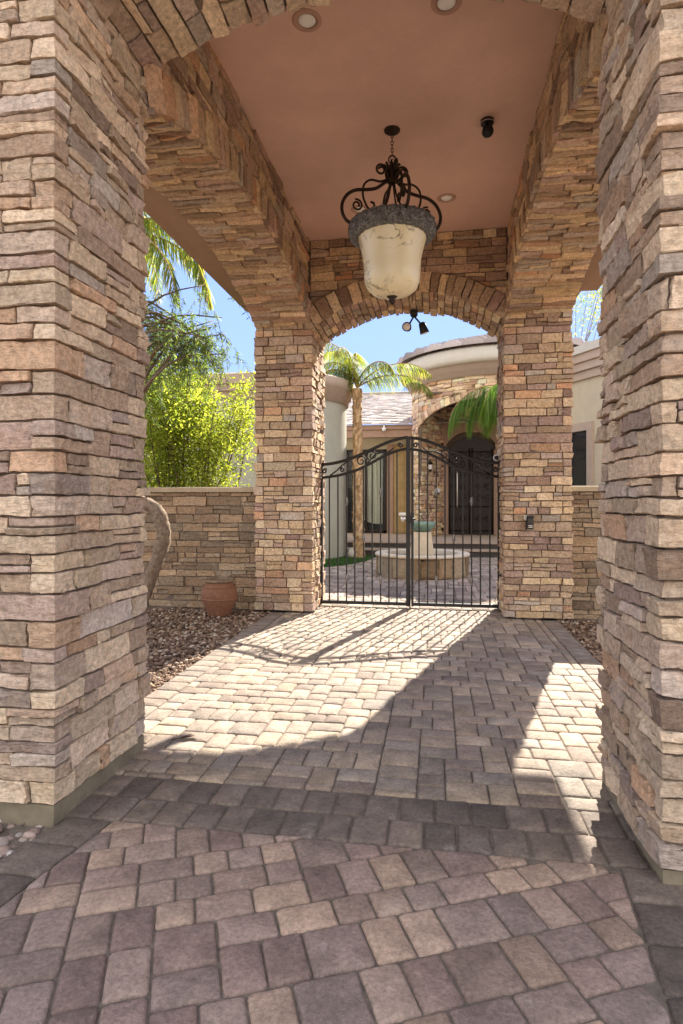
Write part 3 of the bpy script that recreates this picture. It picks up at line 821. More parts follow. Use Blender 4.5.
# ------------------------------------------------------------------ gate
GY = 7.84
def interp(x, xs, ys): return float(np.interp(x, xs, ys))
UPX = [-1.54, -1.33, -1.13, -.97, -.82, -.66, -.51, -.37]; UPZ = [1.865, 1.885, 1.94, 2.005, 2.075, 2.15, 2.20, 2.22]
LOX = [-1.54, -1.33, -1.13, -.93, -.76, -.62, -.41, -.37]; LOZ = [1.69, 1.715, 1.76, 1.835, 1.94, 2.015, 2.07, 2.075]
def spiral(c, r0, turns, start, sgn, n=22):
    return [(c[0] + r0 * (1 - .8 * t) * math.cos(start + sgn * turns * 2 * PI * t), GY, c[1] + r0 * (1 - .8 * t) * math.sin(start + sgn * turns * 2 * PI * t)) for t in np.linspace(0, 1, n)]
def gate_leaf(sx, x_out, x_in, bars, label, wide_stile):
    """sx: +1 left leaf as drawn, -1 mirrored about x=-.37"""
    mx = (lambda x: x) if sx > 0 else (lambda x: -.74 - x)
    t = thing('iron_gate', (x_out, GY, 0), label, 'gate', 'two leaves of the entry gate')
    def rail(xs, zs, r, name):
        xf = np.linspace(-1.52, -.37 if sx > 0 else -.40, 26)
        z = np.interp(xf, xs, zs)
        zsm = np.convolve(np.pad(z, 3, mode='edge'), np.ones(7) / 7, 'valid')
        mb = MB(); mb.tube([(mx(a), GY, b) for a, b in zip(xf, zsm)], r, 4)
        mb.build(name, M['iron'], t); return xf, zsm
    ux, uz = rail(UPX, UPZ, .026, 'top_rail'); lx, lz = rail(LOX, LOZ, .024, 'lower_rail')
    mb = MB(); a, b = sorted((mx(-1.52), x_in)); mb.box(a, b, GY - .018, GY + .018, .028, .07); mb.build('bottom_rail', M['iron'], t)
    mb = MB(); xo = mx(-1.52); mb.box(xo - .02, xo + .02, GY - .02, GY + .02, .03, 1.90); mb.build('hinge_stile', M['iron'], t)
    w = .027 if wide_stile else .015
    mb = MB(); mb.box(x_in - w, x_in + w, GY - .022, GY + .022, .02, 2.225 if wide_stile else 2.2); mb.build('meeting_stile', M['iron'], t)
    for k, x in enumerate(bars):
        zt = float(np.interp(mx(x) if sx < 0 else x, lx, lz))
        mb = MB(); mb.box(x - .0088, x + .0088, GY - .0088, GY + .0088, .07, zt)
        o = mb.build('baluster', M['iron'], t)
        kk = k if sx > 0 else len(bars) - 1 - k
        hs = {2: (1.38, .36), 4: (.90,), 6: (1.50, .36)}.get(kk, ())
        for h in hs:
            kn = MB(); kn.lathe([(.008, -.06), (.014, -.05), (.014, -.042), (.021, -.012), (.024, 0), (.021, .012), (.014, .042), (.014, .05), (.008, .06)], (x, GY, h), 10, smooth=True)
            kn.build('knuckle', M['iron_worn'], o)
    # scrolls between the two rails
    def sc(pts): 
        mb = MB(); mb.tube([(mx(p[0]), p[1], p[2]) for p in pts], .0105, 6); mb.build('scroll', M['iron'], t)
    for c, st, sg in (((-.985, 1.912), -.4, 1), ((-.84, 1.985), PI + .9, -1)):
        sc(spiral(c, .074, 1.4, st, sg))
    for c, st, sg in (((-1.47, 1.785), PI * .2, 1), ((-1.245, 1.80), PI * .8, -1)):
        sc(spiral(c, .034, 1.3, st, sg))
    sc([(-1.40, GY, 1.725), (-1.31, GY, 1.79), (-1.24, GY, 1.86), (-1.17, GY, 1.905)])
    sc([(-.90, GY, 1.885), (-.80, GY, 2.0), (-.70, GY, 2.03), (-.62, GY, 2.03), (-.56, GY, 2.08)])
    sc(spiral((-.47, 2.11), .036, 1.3, PI, -1))
    return t, mx
leafL, _ = gate_leaf(1, -1.54, -.37, [-1.41, -1.295, -1.18, -1.07, -.955, -.84, -.73, -.62, -.515], 'left black wrought iron gate leaf carrying the latch post', True)
leafR, mxr = gate_leaf(-1, .80, -.315, [-.23, -.12, -.008, .102, .212, .327, .437, .547, .665], 'right black wrought iron gate leaf, hinged on the keypad pillar', False)
mb = MB(); mb.box(-.335, -.295, GY - .045, GY + .04, 1.07, 1.24); mb.box(-.355, -.325, GY - .05, GY - .022, 1.10, 1.2)
mb.tube([(-.32, GY - .045, 1.16), (-.32, GY - .09, 1.16), (-.27, GY - .1, 1.15)], .01, 8); mb.build('latch_box', M['iron'], leafL)
mb = MB(); mb.lathe([(.0, -.012), (.036, -.012), (.04, 0), (.036, .012), (0, .014)], (0, 0, 0), 20)
V = mb.v[0]; mb.v[0] = np.column_stack([V[:, 0] - .435, GY - .03 - V[:, 2], V[:, 1] + 1.155]); mb.box(-.49, -.40, GY - .014, GY + .004, 1.20, 1.235)
mb.build('lock_rose', M['steel'], leafL)
mb = MB(); mb.tube([(-.345, GY - .03, .3), (-.345, GY - .03, -.02)], .008, 8); mb.build('drop_bolt', M['iron'], leafL)
# hinge posts fixed to the pillars
for x, lab in ((-1.56, 'slim black iron hinge post on the pillar left of the gate'), (.80, 'slim black iron hinge post on the pillar right of the gate')):
    t = thing('hinge_post', (x, GY + .02, 0), lab, 'post', 'gate hinge posts')
    s_ = 1 if x < 0 else -1
    mb = MB(); mb.box(x - .012, x + .022, GY - .03, GY + .03, .0, 1.93); mb.build('post', M['iron'], t)
    for h in (.35, 1.0, 1.72):
        mb = MB(); mb.tube([(x + s_ * .018, GY - .035, h - .05), (x + s_ * .018, GY - .035, h + .05)], .014, 8); mb.build('hinge', M['iron'], t)

# ------------------------------------------------------------------ lantern
LX, LY = -.385, 5.21
lantern = thing('hanging_lantern', (LX, LY, ZC), 'large cream marbled glass bowl lantern with scrolled iron arms hanging from ceiling', 'lantern')
mb = MB(); mb.lathe([(.0, -.035), (.03, -.035), (.05, -.022), (.068, -.012), (.07, -.001)], (LX, LY, ZC), 28); mb.build('canopy', M['bronze'], lantern)
mb = MB()
z = ZC - .035; k = 0
while z > 4.37:
    pts = []
    for a in np.linspace(0, 2 * PI, 13):
        u = .011 * math.sin(a); w = .019 * math.cos(a)
        pts.append((LX + (u if k % 2 == 0 else 0), LY + (0 if k % 2 == 0 else u), z - .017 + w))
    mb.tube(pts, .0034, 6); z -= .031; k += 1
mb.build('chain', M['bronze'], lantern)
mb = MB()
pts = [(LX + .03 * math.sin(a), LY, 4.355 + .035 * math.cos(a)) for a in np.linspace(0, 2 * PI, 17)]
mb.tube(pts, .006, 8)
mb.lathe([(.0, .16), (.02, .155), (.03, .13), (.05, .12), (.055, .10), (.035, .085), (.038, .03), (.05, .01), (.045, -.01), (.02, -.03), (.0, -.035)], (LX, LY, 4.165), 20)
for a in np.linspace(0, 2 * PI, 9)[:-1]:
    mb.tube([(LX + .04 * math.cos(a), LY + .04 * math.sin(a), 4.18), (LX + .055 * math.cos(a), LY + .055 * math.sin(a), 4.23), (LX + .045 * math.cos(a), LY + .045 * math.sin(a), 4.285), (LX + .07 * math.cos(a), LY + .07 * math.sin(a), 4.31)], .011, 6, smooth_pts=3)
mb.build('hub', M['bronze'], lantern)
def rot(p, a): return (LX + p[0] * math.cos(a), LY + p[0] * math.sin(a), p[1])
for q in range(4):
    a = R_(22) + q * PI / 2
    mb = MB()
    # big S arm from the hub out over the rim
    mb.tube([rot(p, a) for p in ((.04, 4.17), (.085, 4.13), (.15, 4.085), (.235, 4.065), (.33, 4.05), (.405, 4.0), (.445, 3.92), (.44, 3.84), (.40, 3.78), (.345, 3.765))], .0145, 7, smooth_pts=4)
    # curl at the top of the hub
    mb.tube([rot((.10 + .052 * (1 - .62 * t) * math.cos(PI * 1.15 - t * 3.1 * PI), 4.255 + .052 * (1 - .62 * t) * math.sin(PI * 1.15 - t * 3.1 * PI)), a) for t in np.linspace(0, 1, 24)], .0095, 7)
    # inner loop and curl
    mb.tube([rot(p, a) for p in ((.055, 4.17), (.11, 4.15), (.19, 4.155), (.25, 4.11), (.262, 4.02), (.235, 3.94), (.20, 3.90), (.165, 3.915), (.165, 3.955), (.195, 3.965))], .0095, 7, smooth_pts=4)
    mb.tube([rot((.315 + .05 * (1 - .65 * t) * math.cos(PI * .4 + t * 2.8 * PI), 3.925 + .05 * (1 - .65 * t) * math.sin(PI * .4 + t * 2.8 * PI)), a) for t in np.linspace(0, 1, 22)], .0085, 7)
    mb.build('scroll_arm', M['bronze'], lantern)
for q in range(4):
    a = R_(60) + q * PI / 2
    mb = MB(); mb.tube([rot(p, a) for p in ((.02, 4.15), (.05, 4.02), (.11, 3.9), (.21, 3.77))], .008, 7, smooth_pts=4); mb.build('rod', M['bronze'], lantern)
mb = MB()
prof = [(.285, .062), (.33, .068), (.362, .055), (.372, .025), (.372, -.02), (.362, -.055), (.335, -.072), (.295, -.075), (.28, -.06), (.28, .05), (.285, .062)]
n = 128
P = []
for i, (r, z) in enumerate(prof):
    for j in range(n):
        a = 2 * PI * j / n
        d = .009 * math.sin(26 * a + i * .9) * (1 if 1 < i < 8 else 0) + rng.normal(0, .003)
        P.append((LX + (r + d) * math.cos(a), LY + (r + d) * math.sin(a), 3.735 + z))
mb.add(P, [(i * n + j, i * n + (j + 1) % n, (i + 1) * n + (j + 1) % n, (i + 1) * n + j) for i in range(len(prof) - 1) for j in range(n)])
mb.build('carved_rim', M['rim'], lantern)
mb = MB(); mb.lathe([(.295, .06), (.298, 0), (.292, -.05), (.272, -.12), (.254, -.20), (.246, -.28), (.244, -.35), (.238, -.41), (.215, -.465), (.168, -.505), (.1, -.53), (.03, -.539), (0, -.54)], (LX, LY, 3.70), 48)
mb.build('glass_bowl', M['bowl'], lantern)
mb = MB(); mb.lathe([(.0, .025), (.042, .02), (.046, .008), (.03, -.006), (.024, -.02), (.03, -.03), (.02, -.045), (.008, -.06), (0, -.062)], (LX, LY, 3.155), 20); mb.build('finial', M['bronze'], lantern)

# ------------------------------------------------------------------ small fittings
def downlight(x, y, label):
    t = thing('recessed_light', (x, y, ZC), label, 'ceiling light', 'recessed lights in the portico ceiling')
    mb = MB(); mb.lathe([(.062, -.001), (.06, -.006), (.095, -.007), (.1, -.001)], (x, y, ZC), 32); mb.build('trim_ring', M['ceil_trim'], t)
    mb = MB(); mb.lathe([(.0, -.012), (.03, -.012), (.05, -.009), (.058, -.003)], (x, y, ZC), 28); mb.build('lens', M['frost'], t)
M['ceil_trim'] = plain('brown_trim', (.46, .28, .21), .6, var=.05)
downlight(-.86, 3.93, 'recessed ceiling light near the front arch, left of centre')
downlight(.06, 3.93, 'recessed ceiling light at the very top edge, right of centre')
downlight(.10, 6.47, 'recessed ceiling light just right of the lantern')
downlight(-.84, 6.57, 'recessed ceiling light showing behind the left lantern scrolls')
t = thing('ceiling_spotlight', (.42, 5.20, ZC), 'small black swivel spotlight mounted on the ceiling right of the lantern', 'spotlight')
mb = MB(); mb.lathe([(0, -.03), (.05, -.03), (.055, -.02), (.055, -.001)], (.42, 5.2, ZC), 20); mb.tube([(.42, 5.2, ZC - .03), (.42, 5.2, ZC - .07)], .014, 8); mb.build('mount', M['black'], t)
mb = MB(); mb.tube([(.42, 5.26, ZC - .075), (.42, 5.23, ZC - .085), (.42, 5.15, ZC - .125), (.42, 5.13, ZC - .135)], [.034, .044, .048, .046], 16); mb.build('head', M['black'], t)
mb = MB(); mb.lathe([(.056, -.03), (.058, -.026), (.056, -.022)], (.42, 5.2, ZC), 20); mb.build('ring', M['steel'], t)
# twin floodlight under the rear arch
fx, fy = -.30, 7.95
t = thing('twin_floodlight', (fx, fy, 3.88), 'twin bullet floodlight fixed under the crown of the gate arch', 'floodlight')
mb = MB(); mb.lathe([(0, -.05), (.035, -.05), (.05, -.03), (.05, .03)], (fx, fy, 3.86), 16); mb.tube([(fx, fy, 3.82), (fx - .03, fy, 3.77), (fx - .07, fy, 3.70)], .012, 8); mb.tube([(fx, fy, 3.82), (fx + .06, fy, 3.75), (fx + .10, fy, 3.70)], .012, 8); mb.build('bracket', M['black'], t)
def bullet(c, d, name):
    c = np.array(c); d = np.array(d, float); d /= np.linalg.norm(d)
    mb = MB(); mb.tube([c - d * .075, c - d * .06, c, c + d * .07], [.028, .045, .052, .062], 18); h = mb.build('lamp_head', M['black'], t)
    mb = MB(); mb.tube([c + d * .068, c + d * .074], [.05, .047], 18); mb.build('lens', M['frost'], h)
bullet((fx - .085, fy, 3.675), (-.1, -1, -.12), 'a'); bullet((fx + .12, fy + .02, 3.665), (.28, .12, -.9), 'b')
# keypad on the right pillar
t = thing('gate_keypad', (1.07, 7.235, 1.13), 'small black keypad box on the stone pillar right of the gate', 'keypad')
mb = MB(); mb.box(1.03, 1.10, 7.19, 7.26, 1.06, 1.20); mb.prism([(7.17, 1.2), (7.19, 1.2), (7.262, 1.2), (7.262, 1.22), (7.17, 1.212)], 'x', 1.027, 1.103); mb.build('housing', M['black'], t)
mb = MB(); mb.box(1.04, 1.09, 7.184, 7.189, 1.135, 1.185); mb.build('reader', M['lens'], t)
mb = MB()
for i in range(3):
    for j in range(2): mb.box(1.045 + i * .016, 1.055 + i * .016, 7.183, 7.189, 1.08 + j * .018, 1.091 + j * .018)
mb.build('buttons', M['steel'], t)
mb = MB(); mb.box(1.0, 1.027, 7.22, 7.262, 1.17, 1.22); mb.build('conduit_plate', M['cornice_pale'], t)
# camera on the inner side of the right pillar
t = thing('security_camera', (.79, 7.95, 1.96), 'small white security camera at the gate end of the right pillar', 'camera')
mb = MB(); mb.tube([(.83, 8.0, 1.96), (.76, 8.0, 1.955)], .03, 12); mb.tube([(.77, 8.02, 1.955), (.755, 7.93, 1.945)], [.04, .043], 16); mb.build('housing', M['white'], t)
mb = MB(); mb.tube([(.755, 7.932, 1.945), (.752, 7.922, 1.944)], .028, 14); mb.build('lens', M['lens'], t)

# ------------------------------------------------------------------ terracotta pot
px, py = -2.63, 7.02
t = thing('terracotta_pot', (px, py, 0), 'round weathered terracotta pot standing on the gravel against the low wall', 'pot')
mb = MB(); mb.lathe([(.0, -.015), (.125, -.015), (.135, 0), (.15, .05), (.195, .14), (.216, .22), (.214, .28), (.192, .345), (.165, .385), (.158, .402)], (px, py, 0), 40)
for zz, rz_ in ((.20, .213), (.345, .193)): mb.lathe([(rz_, zz - .012), (rz_ + .011, zz), (rz_, zz + .012)], (px, py, 0), 40)
mb.build('body', M['terracotta'], t)
mb = MB(); mb.lathe([(.156, .395), (.182, .404), (.192, .418), (.186, .434), (.165, .438), (.15, .43), (.148, .36), (.14, .33), (0, .33)], (px, py, 0), 40); mb.build('lip', M['pot_lip'], t)

# ------------------------------------------------------------------ fountain
FX, FY = -.28, 11.45
t = thing('fountain', (FX, FY, 0), 'round cream stone fountain basin with green bowl behind the gate', 'fountain')
mb = MB(); R0 = .84
def cylm(cx, cy, R):
    return lambda u, tt, o: np.column_stack([cx + (R + o) * np.sin(u / R), cy - (R + o) * np.cos(u / R), tt])
ledge(mb, cylm(FX, FY, R0), -PI * R0, PI * R0, 0, .36, length=(.2, .34), t_fix=True, depth=(.01, .03), seg=.09)
mb.lathe([(R0 - .01, -.02), (R0 - .01, .36)], (FX, FY, 0), 40)
mb.build('basin_wall', M['fount_block'], t)
mb = MB(); mb.lathe([(R0 - .17, .30), (R0 - .17, .40), (R0 - .15, .412), (R0 + .035, .412), (R0 + .05, .40), (R0 + .05, .365), (R0 - .16, .362)], (FX, FY, 0), 48); mb.build('coping', M['limestone'], t)
mb = MB(); mb.lathe([(0, .33), (R0 - .16, .33)], (FX, FY, 0), 40); mb.build('water', M['water'], t)
mb = MB()
P = [(FX + sx * w, FY + sy * w, z) for w, z in ((.235, .30), (.17, .80)) for sx, sy in ((-1, -1), (1, -1), (1, 1), (-1, 1))]
mb.add(P, [(0, 1, 5, 4), (1, 2, 6, 5), (2, 3, 7, 6), (3, 0, 4, 7), (4, 5, 6, 7)], smooth=False); mb.build('pedestal', M['limestone'], t)
mb = MB(); mb.lathe([(0, .80), (.13, .802), (.16, .83), (.215, .87), (.245, .93), (.25, .985), (.235, .99), (.22, .95), (.17, .90), (0, .89)], (FX, FY, 0), 32); mb.build('bowl', M['verdigris'], t)

# ------------------------------------------------------------------ house
house = thing('house', (0, 19, 0), 'stone and stucco house with round entry tower behind the gate', 'house')
# --- turret and left garden wing
TX, TY, TR = -3.72, 14.62, 1.5
mb = MB(); mb.lathe([(TR, -.05), (TR, 3.8)], (TX, TY, 0), 64); mb.box(-13, TX, 13.13, 13.4, -.05, 3.8)
tur = mb.build('garden_turret', M['stucco'], house); tur['label'] = 'grey green stucco turret left of the gate'
mb = MB()
cp = [(0, 3.72), (.05, 3.72), (.06, 3.86), (.12, 3.88), (.13, 4.0), (.20, 4.03), (.21, 4.24), (.14, 4.28)]
mb.lathe([(TR + a, z) for a, z in cp] + [(0, 4.3)], (TX, TY, 0), 64)
mb.prism([(13.13 - a, z) for a, z in cp] + [(13.3, 4.3), (13.3, 3.72)], 'x', -13, TX - .02)
mb.build('turret_cornice', M['cornice'], house)
# --- rear wing
WY = 19.5
mb = MB(); mb.box(-9, -.2, WY, WY + .3, .3, 3.75); mb.build('wing_wall', M['stucco_warm'], house)
mb = MB(); mb.box(-9, -.2, WY - .75, WY + .2, 3.42, 3.50); mb.box(-9, -.2, WY - .80, WY - .745, 3.36, 3.72); mb.box(-9, -.2, WY - .86, WY - .803, 3.60, 3.74); mb.build('eave_fascia', M['fascia'], house)
mb = MB()
yr, zr = WY - .95, 3.74; rows = 22
for k in range(rows):
    y0 = yr + k * .24; z0 = zr + k * .085
    x = -9 + (k % 2) * .12
    while x < 1.2:
        w = .24 + rng.uniform(-.004, .004); dz = rng.normal(0, .006)
        a = x + .004; b = x + w - .004
        mb.add([(a, y0, z0 + dz), (b, y0, z0 + dz), (b, y0, z0 + .04 + dz), (a, y0, z0 + .04 + dz), (b, y0 + .3, z0 + .108), (a, y0 + .3, z0 + .108)], [(0, 1, 2, 3), (3, 2, 4, 5)], tone=rng.random(), val=rng.random(), smooth=False)
        x += w
mb.tube([(-9, yr + rows * .24, zr + rows * .085), (1.2, yr + rows * .24, zr + rows * .085)], .09, 8, tone=.3)
mb.build('wing_roof', M['tile'], house)
# sliding door with curtain
mb = MB(); x0, x1 = -2.95, -1.62
for (a, b, c, d) in ((x0, x0 + .09, .33, 3.02), (x1 - .09, x1, .33, 3.02), (x0, x1, 2.95, 3.04), (x0, x1, .33, .41), ((x0 + x1) / 2 - .04, (x0 + x1) / 2 + .04, .41, 2.95)):
    mb.box(a, b, WY - .10, WY - .02 + (.004 if c > .4 else 0), c, d)
sd = mb.build('sliding_door', M['dark_wood'], house)
mb = MB(); mb.box(x0 + .02, x1 - .02, WY - .018, WY - .004, .36, 3.0); mb.build('dark_room', M['window_dark'], sd)
mb = MB()
N = 60; pts = []
for i in range(N + 1):
    u = i / N; x = x0 + .42 + u * .78
    y = WY - .05 + .02 * math.sin(u * 40)
    for z in np.linspace(.62 + .25 * (1 - u) ** 3, 2.95, 8): pts.append((x + .05 * (1 - u) * math.sin(z * 1.6), y, z))
mb.add(pts, [(i * 8 + j, (i + 1) * 8 + j, (i + 1) * 8 + j + 1, i * 8 + j + 1) for i in range(N) for j in range(7)])
mb.build('curtain', M['curtain'], sd)
mb = MB(); mb.box(x0 + .09, x1 - .09, WY - .085, WY - .079, .41, 2.95); mb.build('pane', M['glass'], sd)
mb = MB(); mb.box(-1.58, -1.40, WY - .12, WY + .001, .32, 3.2); mb.build('door_post', M['fascia'], house)
mb = MB()
for k in range(3):
    a = -1.395 + k * .36; mb.box(a, a + .352, WY - .09, WY - .004, .34, 3.18)
mb.build('tan_panel', M['panel'], house)
# --- steps and landing
mb = MB(); mb.box(-6, 5, 15.06, 15.5, -.04, .13, 1); mb.box(-6, 5, 15.0, 15.5, .132, .165, 0); mb.box(-6, 5, 15.54, 21, -.04, .285, 1); mb.box(-6, 5, 15.48, 21, .287, .32, 0)
o = mb.build('entry_steps', [M['tread'], M['riser']]); tag(o, 'wide low entry steps with tan treads and dark risers behind the fountain', 'steps')
# --- entry tower
CX, CY, CR = 1.77, 18.8, 2.5
mb = MB()
tA, tB = R_(-66), R_(44); sprg, crn = 3.5, 4.12
uc = CR * (tA + tB) / 2
c_, zc_, Ra, ha_ = segarc(CR * tA, CR * tB, sprg, crn)
def tclip(U):
    inside = (U > CR * tA) & (U < CR * tB)
    return np.where(inside, zc_ + np.sqrt(np.maximum((Ra + .22) ** 2 - (U - c_) ** 2, .01)), -9)
tm = cylm(CX, CY, CR)
ledge(mb, tm, -CR * R_(115), CR * tA, .32, sprg, seg=.13, course=(.10, .17), length=(.2, .5)); ledge(mb, tm, CR * tB, CR * R_(115), .32, sprg, seg=.13, course=(.1, .17), length=(.2, .5))
ledge(mb, tm, -CR * R_(115), CR * R_(115), sprg, 4.8, clip=tclip, seg=.13, course=(.1, .16), length=(.2, .5))
def tring(u, t, o):
    ph = u / Ra; r = Ra + t; return tm(c_ + r * np.sin(ph), zc_ + r * np.cos(ph), o)
ledge(mb, tring, -ha_ * Ra, ha_ * Ra, .004, .24, length=(.1, .17), t_fix=True, depth=(.03, .05), seg=.12)
# backing shell with the opening cut
n = 60; A = np.linspace(R_(-118), R_(118), n + 1); P = []
for a in A:
    u = CR * a
    inside = CR * tA < u < CR * tB
    zlo = zc_ + math.sqrt(max(Ra ** 2 - (u - c_) ** 2, 0)) if inside else .3
    P += [(CX + CR * math.sin(a), CY - CR * math.cos(a), zlo), (CX + CR * math.sin(a), CY - CR * math.cos(a), 4.85), (CX + (CR - .04) * math.sin(a), CY - (CR - .04) * math.cos(a), zlo), (CX + (CR - .04) * math.sin(a), CY - (CR - .04) * math.cos(a), 4.85)]
F = []
for i in range(n):
    b = i * 4; e = b + 4; F += [(b, e, e + 1, b + 1), (b + 2, b + 3, e + 3, e + 2), (b, b + 2, e + 2, e)]
mb.add(P, F, 1, smooth=False)
# angled stone reveal on the left and the stone door wall
J = np.array((CX + (CR + .03) * math.sin(tA) + .05, CY - (CR + .03) * math.cos(tA) - .02)); K = np.array((.14, 19.05)); d = K - J; Ld = np.linalg.norm(d); d /= Ld
ledge(mb, plane_map((J[0], J[1], 0), (d[0], d[1], 0), (0, 0, 1), (d[1], -d[0], 0)), 0, Ld, .32, 4.1, seg=.13, course=(.1, .17), length=(.2, .5))
mb.add([(J[0] - .05, J[1], .3), (K[0] - .05, K[1] + .03, .3), (K[0] - .05, K[1] + .03, 4.6), (J[0] - .05, J[1], 4.6)], [(0, 1, 2, 3)], 1, smooth=False)
DW = 19.05
ledge(mb, plane_map((0, DW, 0), (1, 0, 0), (0, 0, 1), (0, -1, 0)), .1, .30, .32, 4.3, seg=.13, length=(.1, .2)); ledge(mb, plane_map((0, DW, 0), (1, 0, 0), (0, 0, 1), (0, -1, 0)), 1.78, 4.0, .32, 4.3, seg=.13, course=(.1, .17), length=(.2, .5))
ledge(mb, plane_map((0, DW, 0), (1, 0, 0), (0, 0, 1), (0, -1, 0)), .30, 1.78, 3.5, 4.3, seg=.13, course=(.1, .17), length=(.2, .5))
mb.box(.0, 4.2, DW + .2, DW + .3, .3, 4.6, 1); mb.box(-.3, 4.2, DW - 2.2, DW + .2, 4.35, 4.4, 1)
mb.build('entry_tower', [M['stone_house'], M['mortar']], house)
mb = MB()
mb.lathe([(CR + .02, 4.72), (CR + .10, 4.72), (CR + .12, 4.86), (CR + .20, 4.88), (CR + .22, 5.0), (CR + .28, 5.02)], (CX, CY, 0), 72)
tc = mb.build('tower_cornice', M['cornice'], house)
mb = MB(); mb.lathe([(CR + .28, 5.022), (CR + .36, 5.04), (CR + .40, 5.12), (CR + .40, 5.38), (CR + .34, 5.44), (CR - .2, 5.46)], (CX, CY, 0), 72); mb.build('pale_band', M['cornice_pale'], tc)
# conical tile roof: ribbed courses
mb = MB(); nr = 32; RR = CR + .50; apex = 6.45; nc = 12
def rz(r): return 5.46 + (RR - r) / RR * (apex - 5.46)
for c in range(nc):
    r0 = RR * (1 - c / nc); r1 = RR * (1 - (c + 1.15) / nc)
    if r1 < .1: r1 = .1
    for k in range(nr):
        a0 = 2 * PI * k / nr; pts = []
        tn, vl = rng.random(), rng.random()
        m = 7
        for r, lift in ((r0, .045), (r1, .005)):
            for q in range(m):
                f = q / (m - 1); a = a0 + f * 2 * PI / nr
                bz = .15 * abs(math.sin(PI * f)) * r / RR + lift
                pts.append((CX + r * math.cos(a), CY + r * math.sin(a), rz(r) + bz))
        for q in range(m):
            f = q / (m - 1); a = a0 + f * 2 * PI / nr
            pts.append((CX + r0 * math.cos(a), CY + r0 * math.sin(a), rz(r0) - .005))
        mb.add(pts, [(q, q + 1, m + q + 1, m + q) for q in range(m - 1)] + [(2 * m + q, 2 * m + q + 1, q + 1, q) for q in range(m - 1)], tone=tn, val=vl)
mb.build('tower_roof', M['tile'], house)
# front door with iron scrolls, tan arched trim
dx0, dx1, dsp, dcr = .34, 1.74, 2.95, 3.38
mb = MB(); mb.prism(arch_profile(dx0 - .14, dx1 + .14, dsp, dcr + .16, 3.9, 20), 'y', DW - .06, DW + .1)
mb.box(dx0 - .14, dx0 + .01, DW - .055, DW + .1, .32, dsp + .002); mb.box(dx1 - .01, dx1 + .14, DW - .055, DW + .1, .32, dsp + .002); 
mb.build('door_surround', M['door_trim'] if 'door_trim' in M else M['fascia'], house)
dcc, dzc, dR, dha = segarc(dx0, dx1, dsp, dcr)
arcp = [(dcc + dR * math.sin(a), dzc + dR * math.cos(a)) for a in np.linspace(dha, -dha, 20)]
mb = MB(); mb.prism([(dx0, .33), (dx1, .33)] + arcp, 'y', DW + .02, DW + .08); fd = mb.build('front_door', M['dark_wood'], house)
mb = MB()
def band(p0, p1, r=.02): mb.tube([p0, p1], r, 4)
for x in (dx0 + .05, (dx0 + dx1) / 2 - .04, (dx0 + dx1) / 2 + .04, dx1 - .05): band((x, DW - .0, .36), (x, DW - .0, 3.0), .03)
for z in (.45, 1.2, 2.9):
    band((dx0 + .05, DW, z), (dx1 - .05, DW, z), .025)
for xs in (dx0 + .2, dx0 + .45, dx1 - .2, dx1 - .45):
    for zz, sg in ((1.45, 1), (1.8, -1), (2.15, 1), (2.5, -1), (2.78, 1), (.8, -1)):
        mb.tube([(xs + sg * .1 * (1 - .75 * t_) * math.cos(5.5 * PI * t_ / 2), DW, zz + .13 * (1 - .75 * t_) * math.sin(5.5 * PI * t_ / 2)) for t_ in np.linspace(0, 1, 18)], .013, 5)
mb.build('ironwork', M['bronze'], fd)
mb = MB(); mb.tube([(.62, DW - .06, 1.15), (.62, DW - .09, 1.25), (.62, DW - .09, 2.2), (.62, DW - .06, 2.3)], .03, 8); mb.build('pull_handle', M['steel'], fd)
# sconce and dome by the door, eave spot
def sconce(x, y, z, label):
    t = thing('wall_sconce', (x, y, z), label, 'wall light')
    mb = MB(); mb.tube([(x, y + .12, z + .05), (x, y + .02, z + .12), (x, y, z + .04)], .015, 6, smooth_pts=3); mb.lathe([(0, .06), (.05, .05), (.085, -.0), (.06, -.03), (.05, -.20), (.02, -.25), (0, -.27)], (x, y, z), 10); mb.build('lantern_body', M['bronze'], t)
    mb = MB(); mb.lathe([(.066, -.04), (.058, -.18)], (x, y, z), 10); mb.build('glass', M['frost'], t)
sconce(-.20, 18.22, 2.5, 'small bronze wall lantern on the stone reveal left of the front door')
sconce(2.02, 18.93, 2.5, 'small bronze wall lantern on the stone right of the front door')
t = thing('dome_camera', (-.02, 18.7, 1.68), 'white dome camera on the stone left of the front door', 'camera')
mb = MB(); mb.sphere((0.0, 18.55, 1.68), .11, 16, 10, (1, 1, .8)); mb.build('dome', M['white'], t)
mb = MB(); mb.tube([(0, 18.6, 1.6), (.03, 18.8, 1.6)], .05, 10); mb.build('base', M['black'], t)
t = thing('eave_camera', (-1.62, WY - .87, 3.62), 'small white camera fixed to the brown eave of the rear wing', 'camera')
mb = MB(); mb.sphere((-1.62, WY - .90, 3.60), .07, 14, 8); mb.build('dome', M['white'], t)
mb = MB(); mb.tube([(-1.62, WY - .90, 3.66), (-1.62, WY - .90, 3.74)], .03, 8); mb.build('mount', M['white'], t)
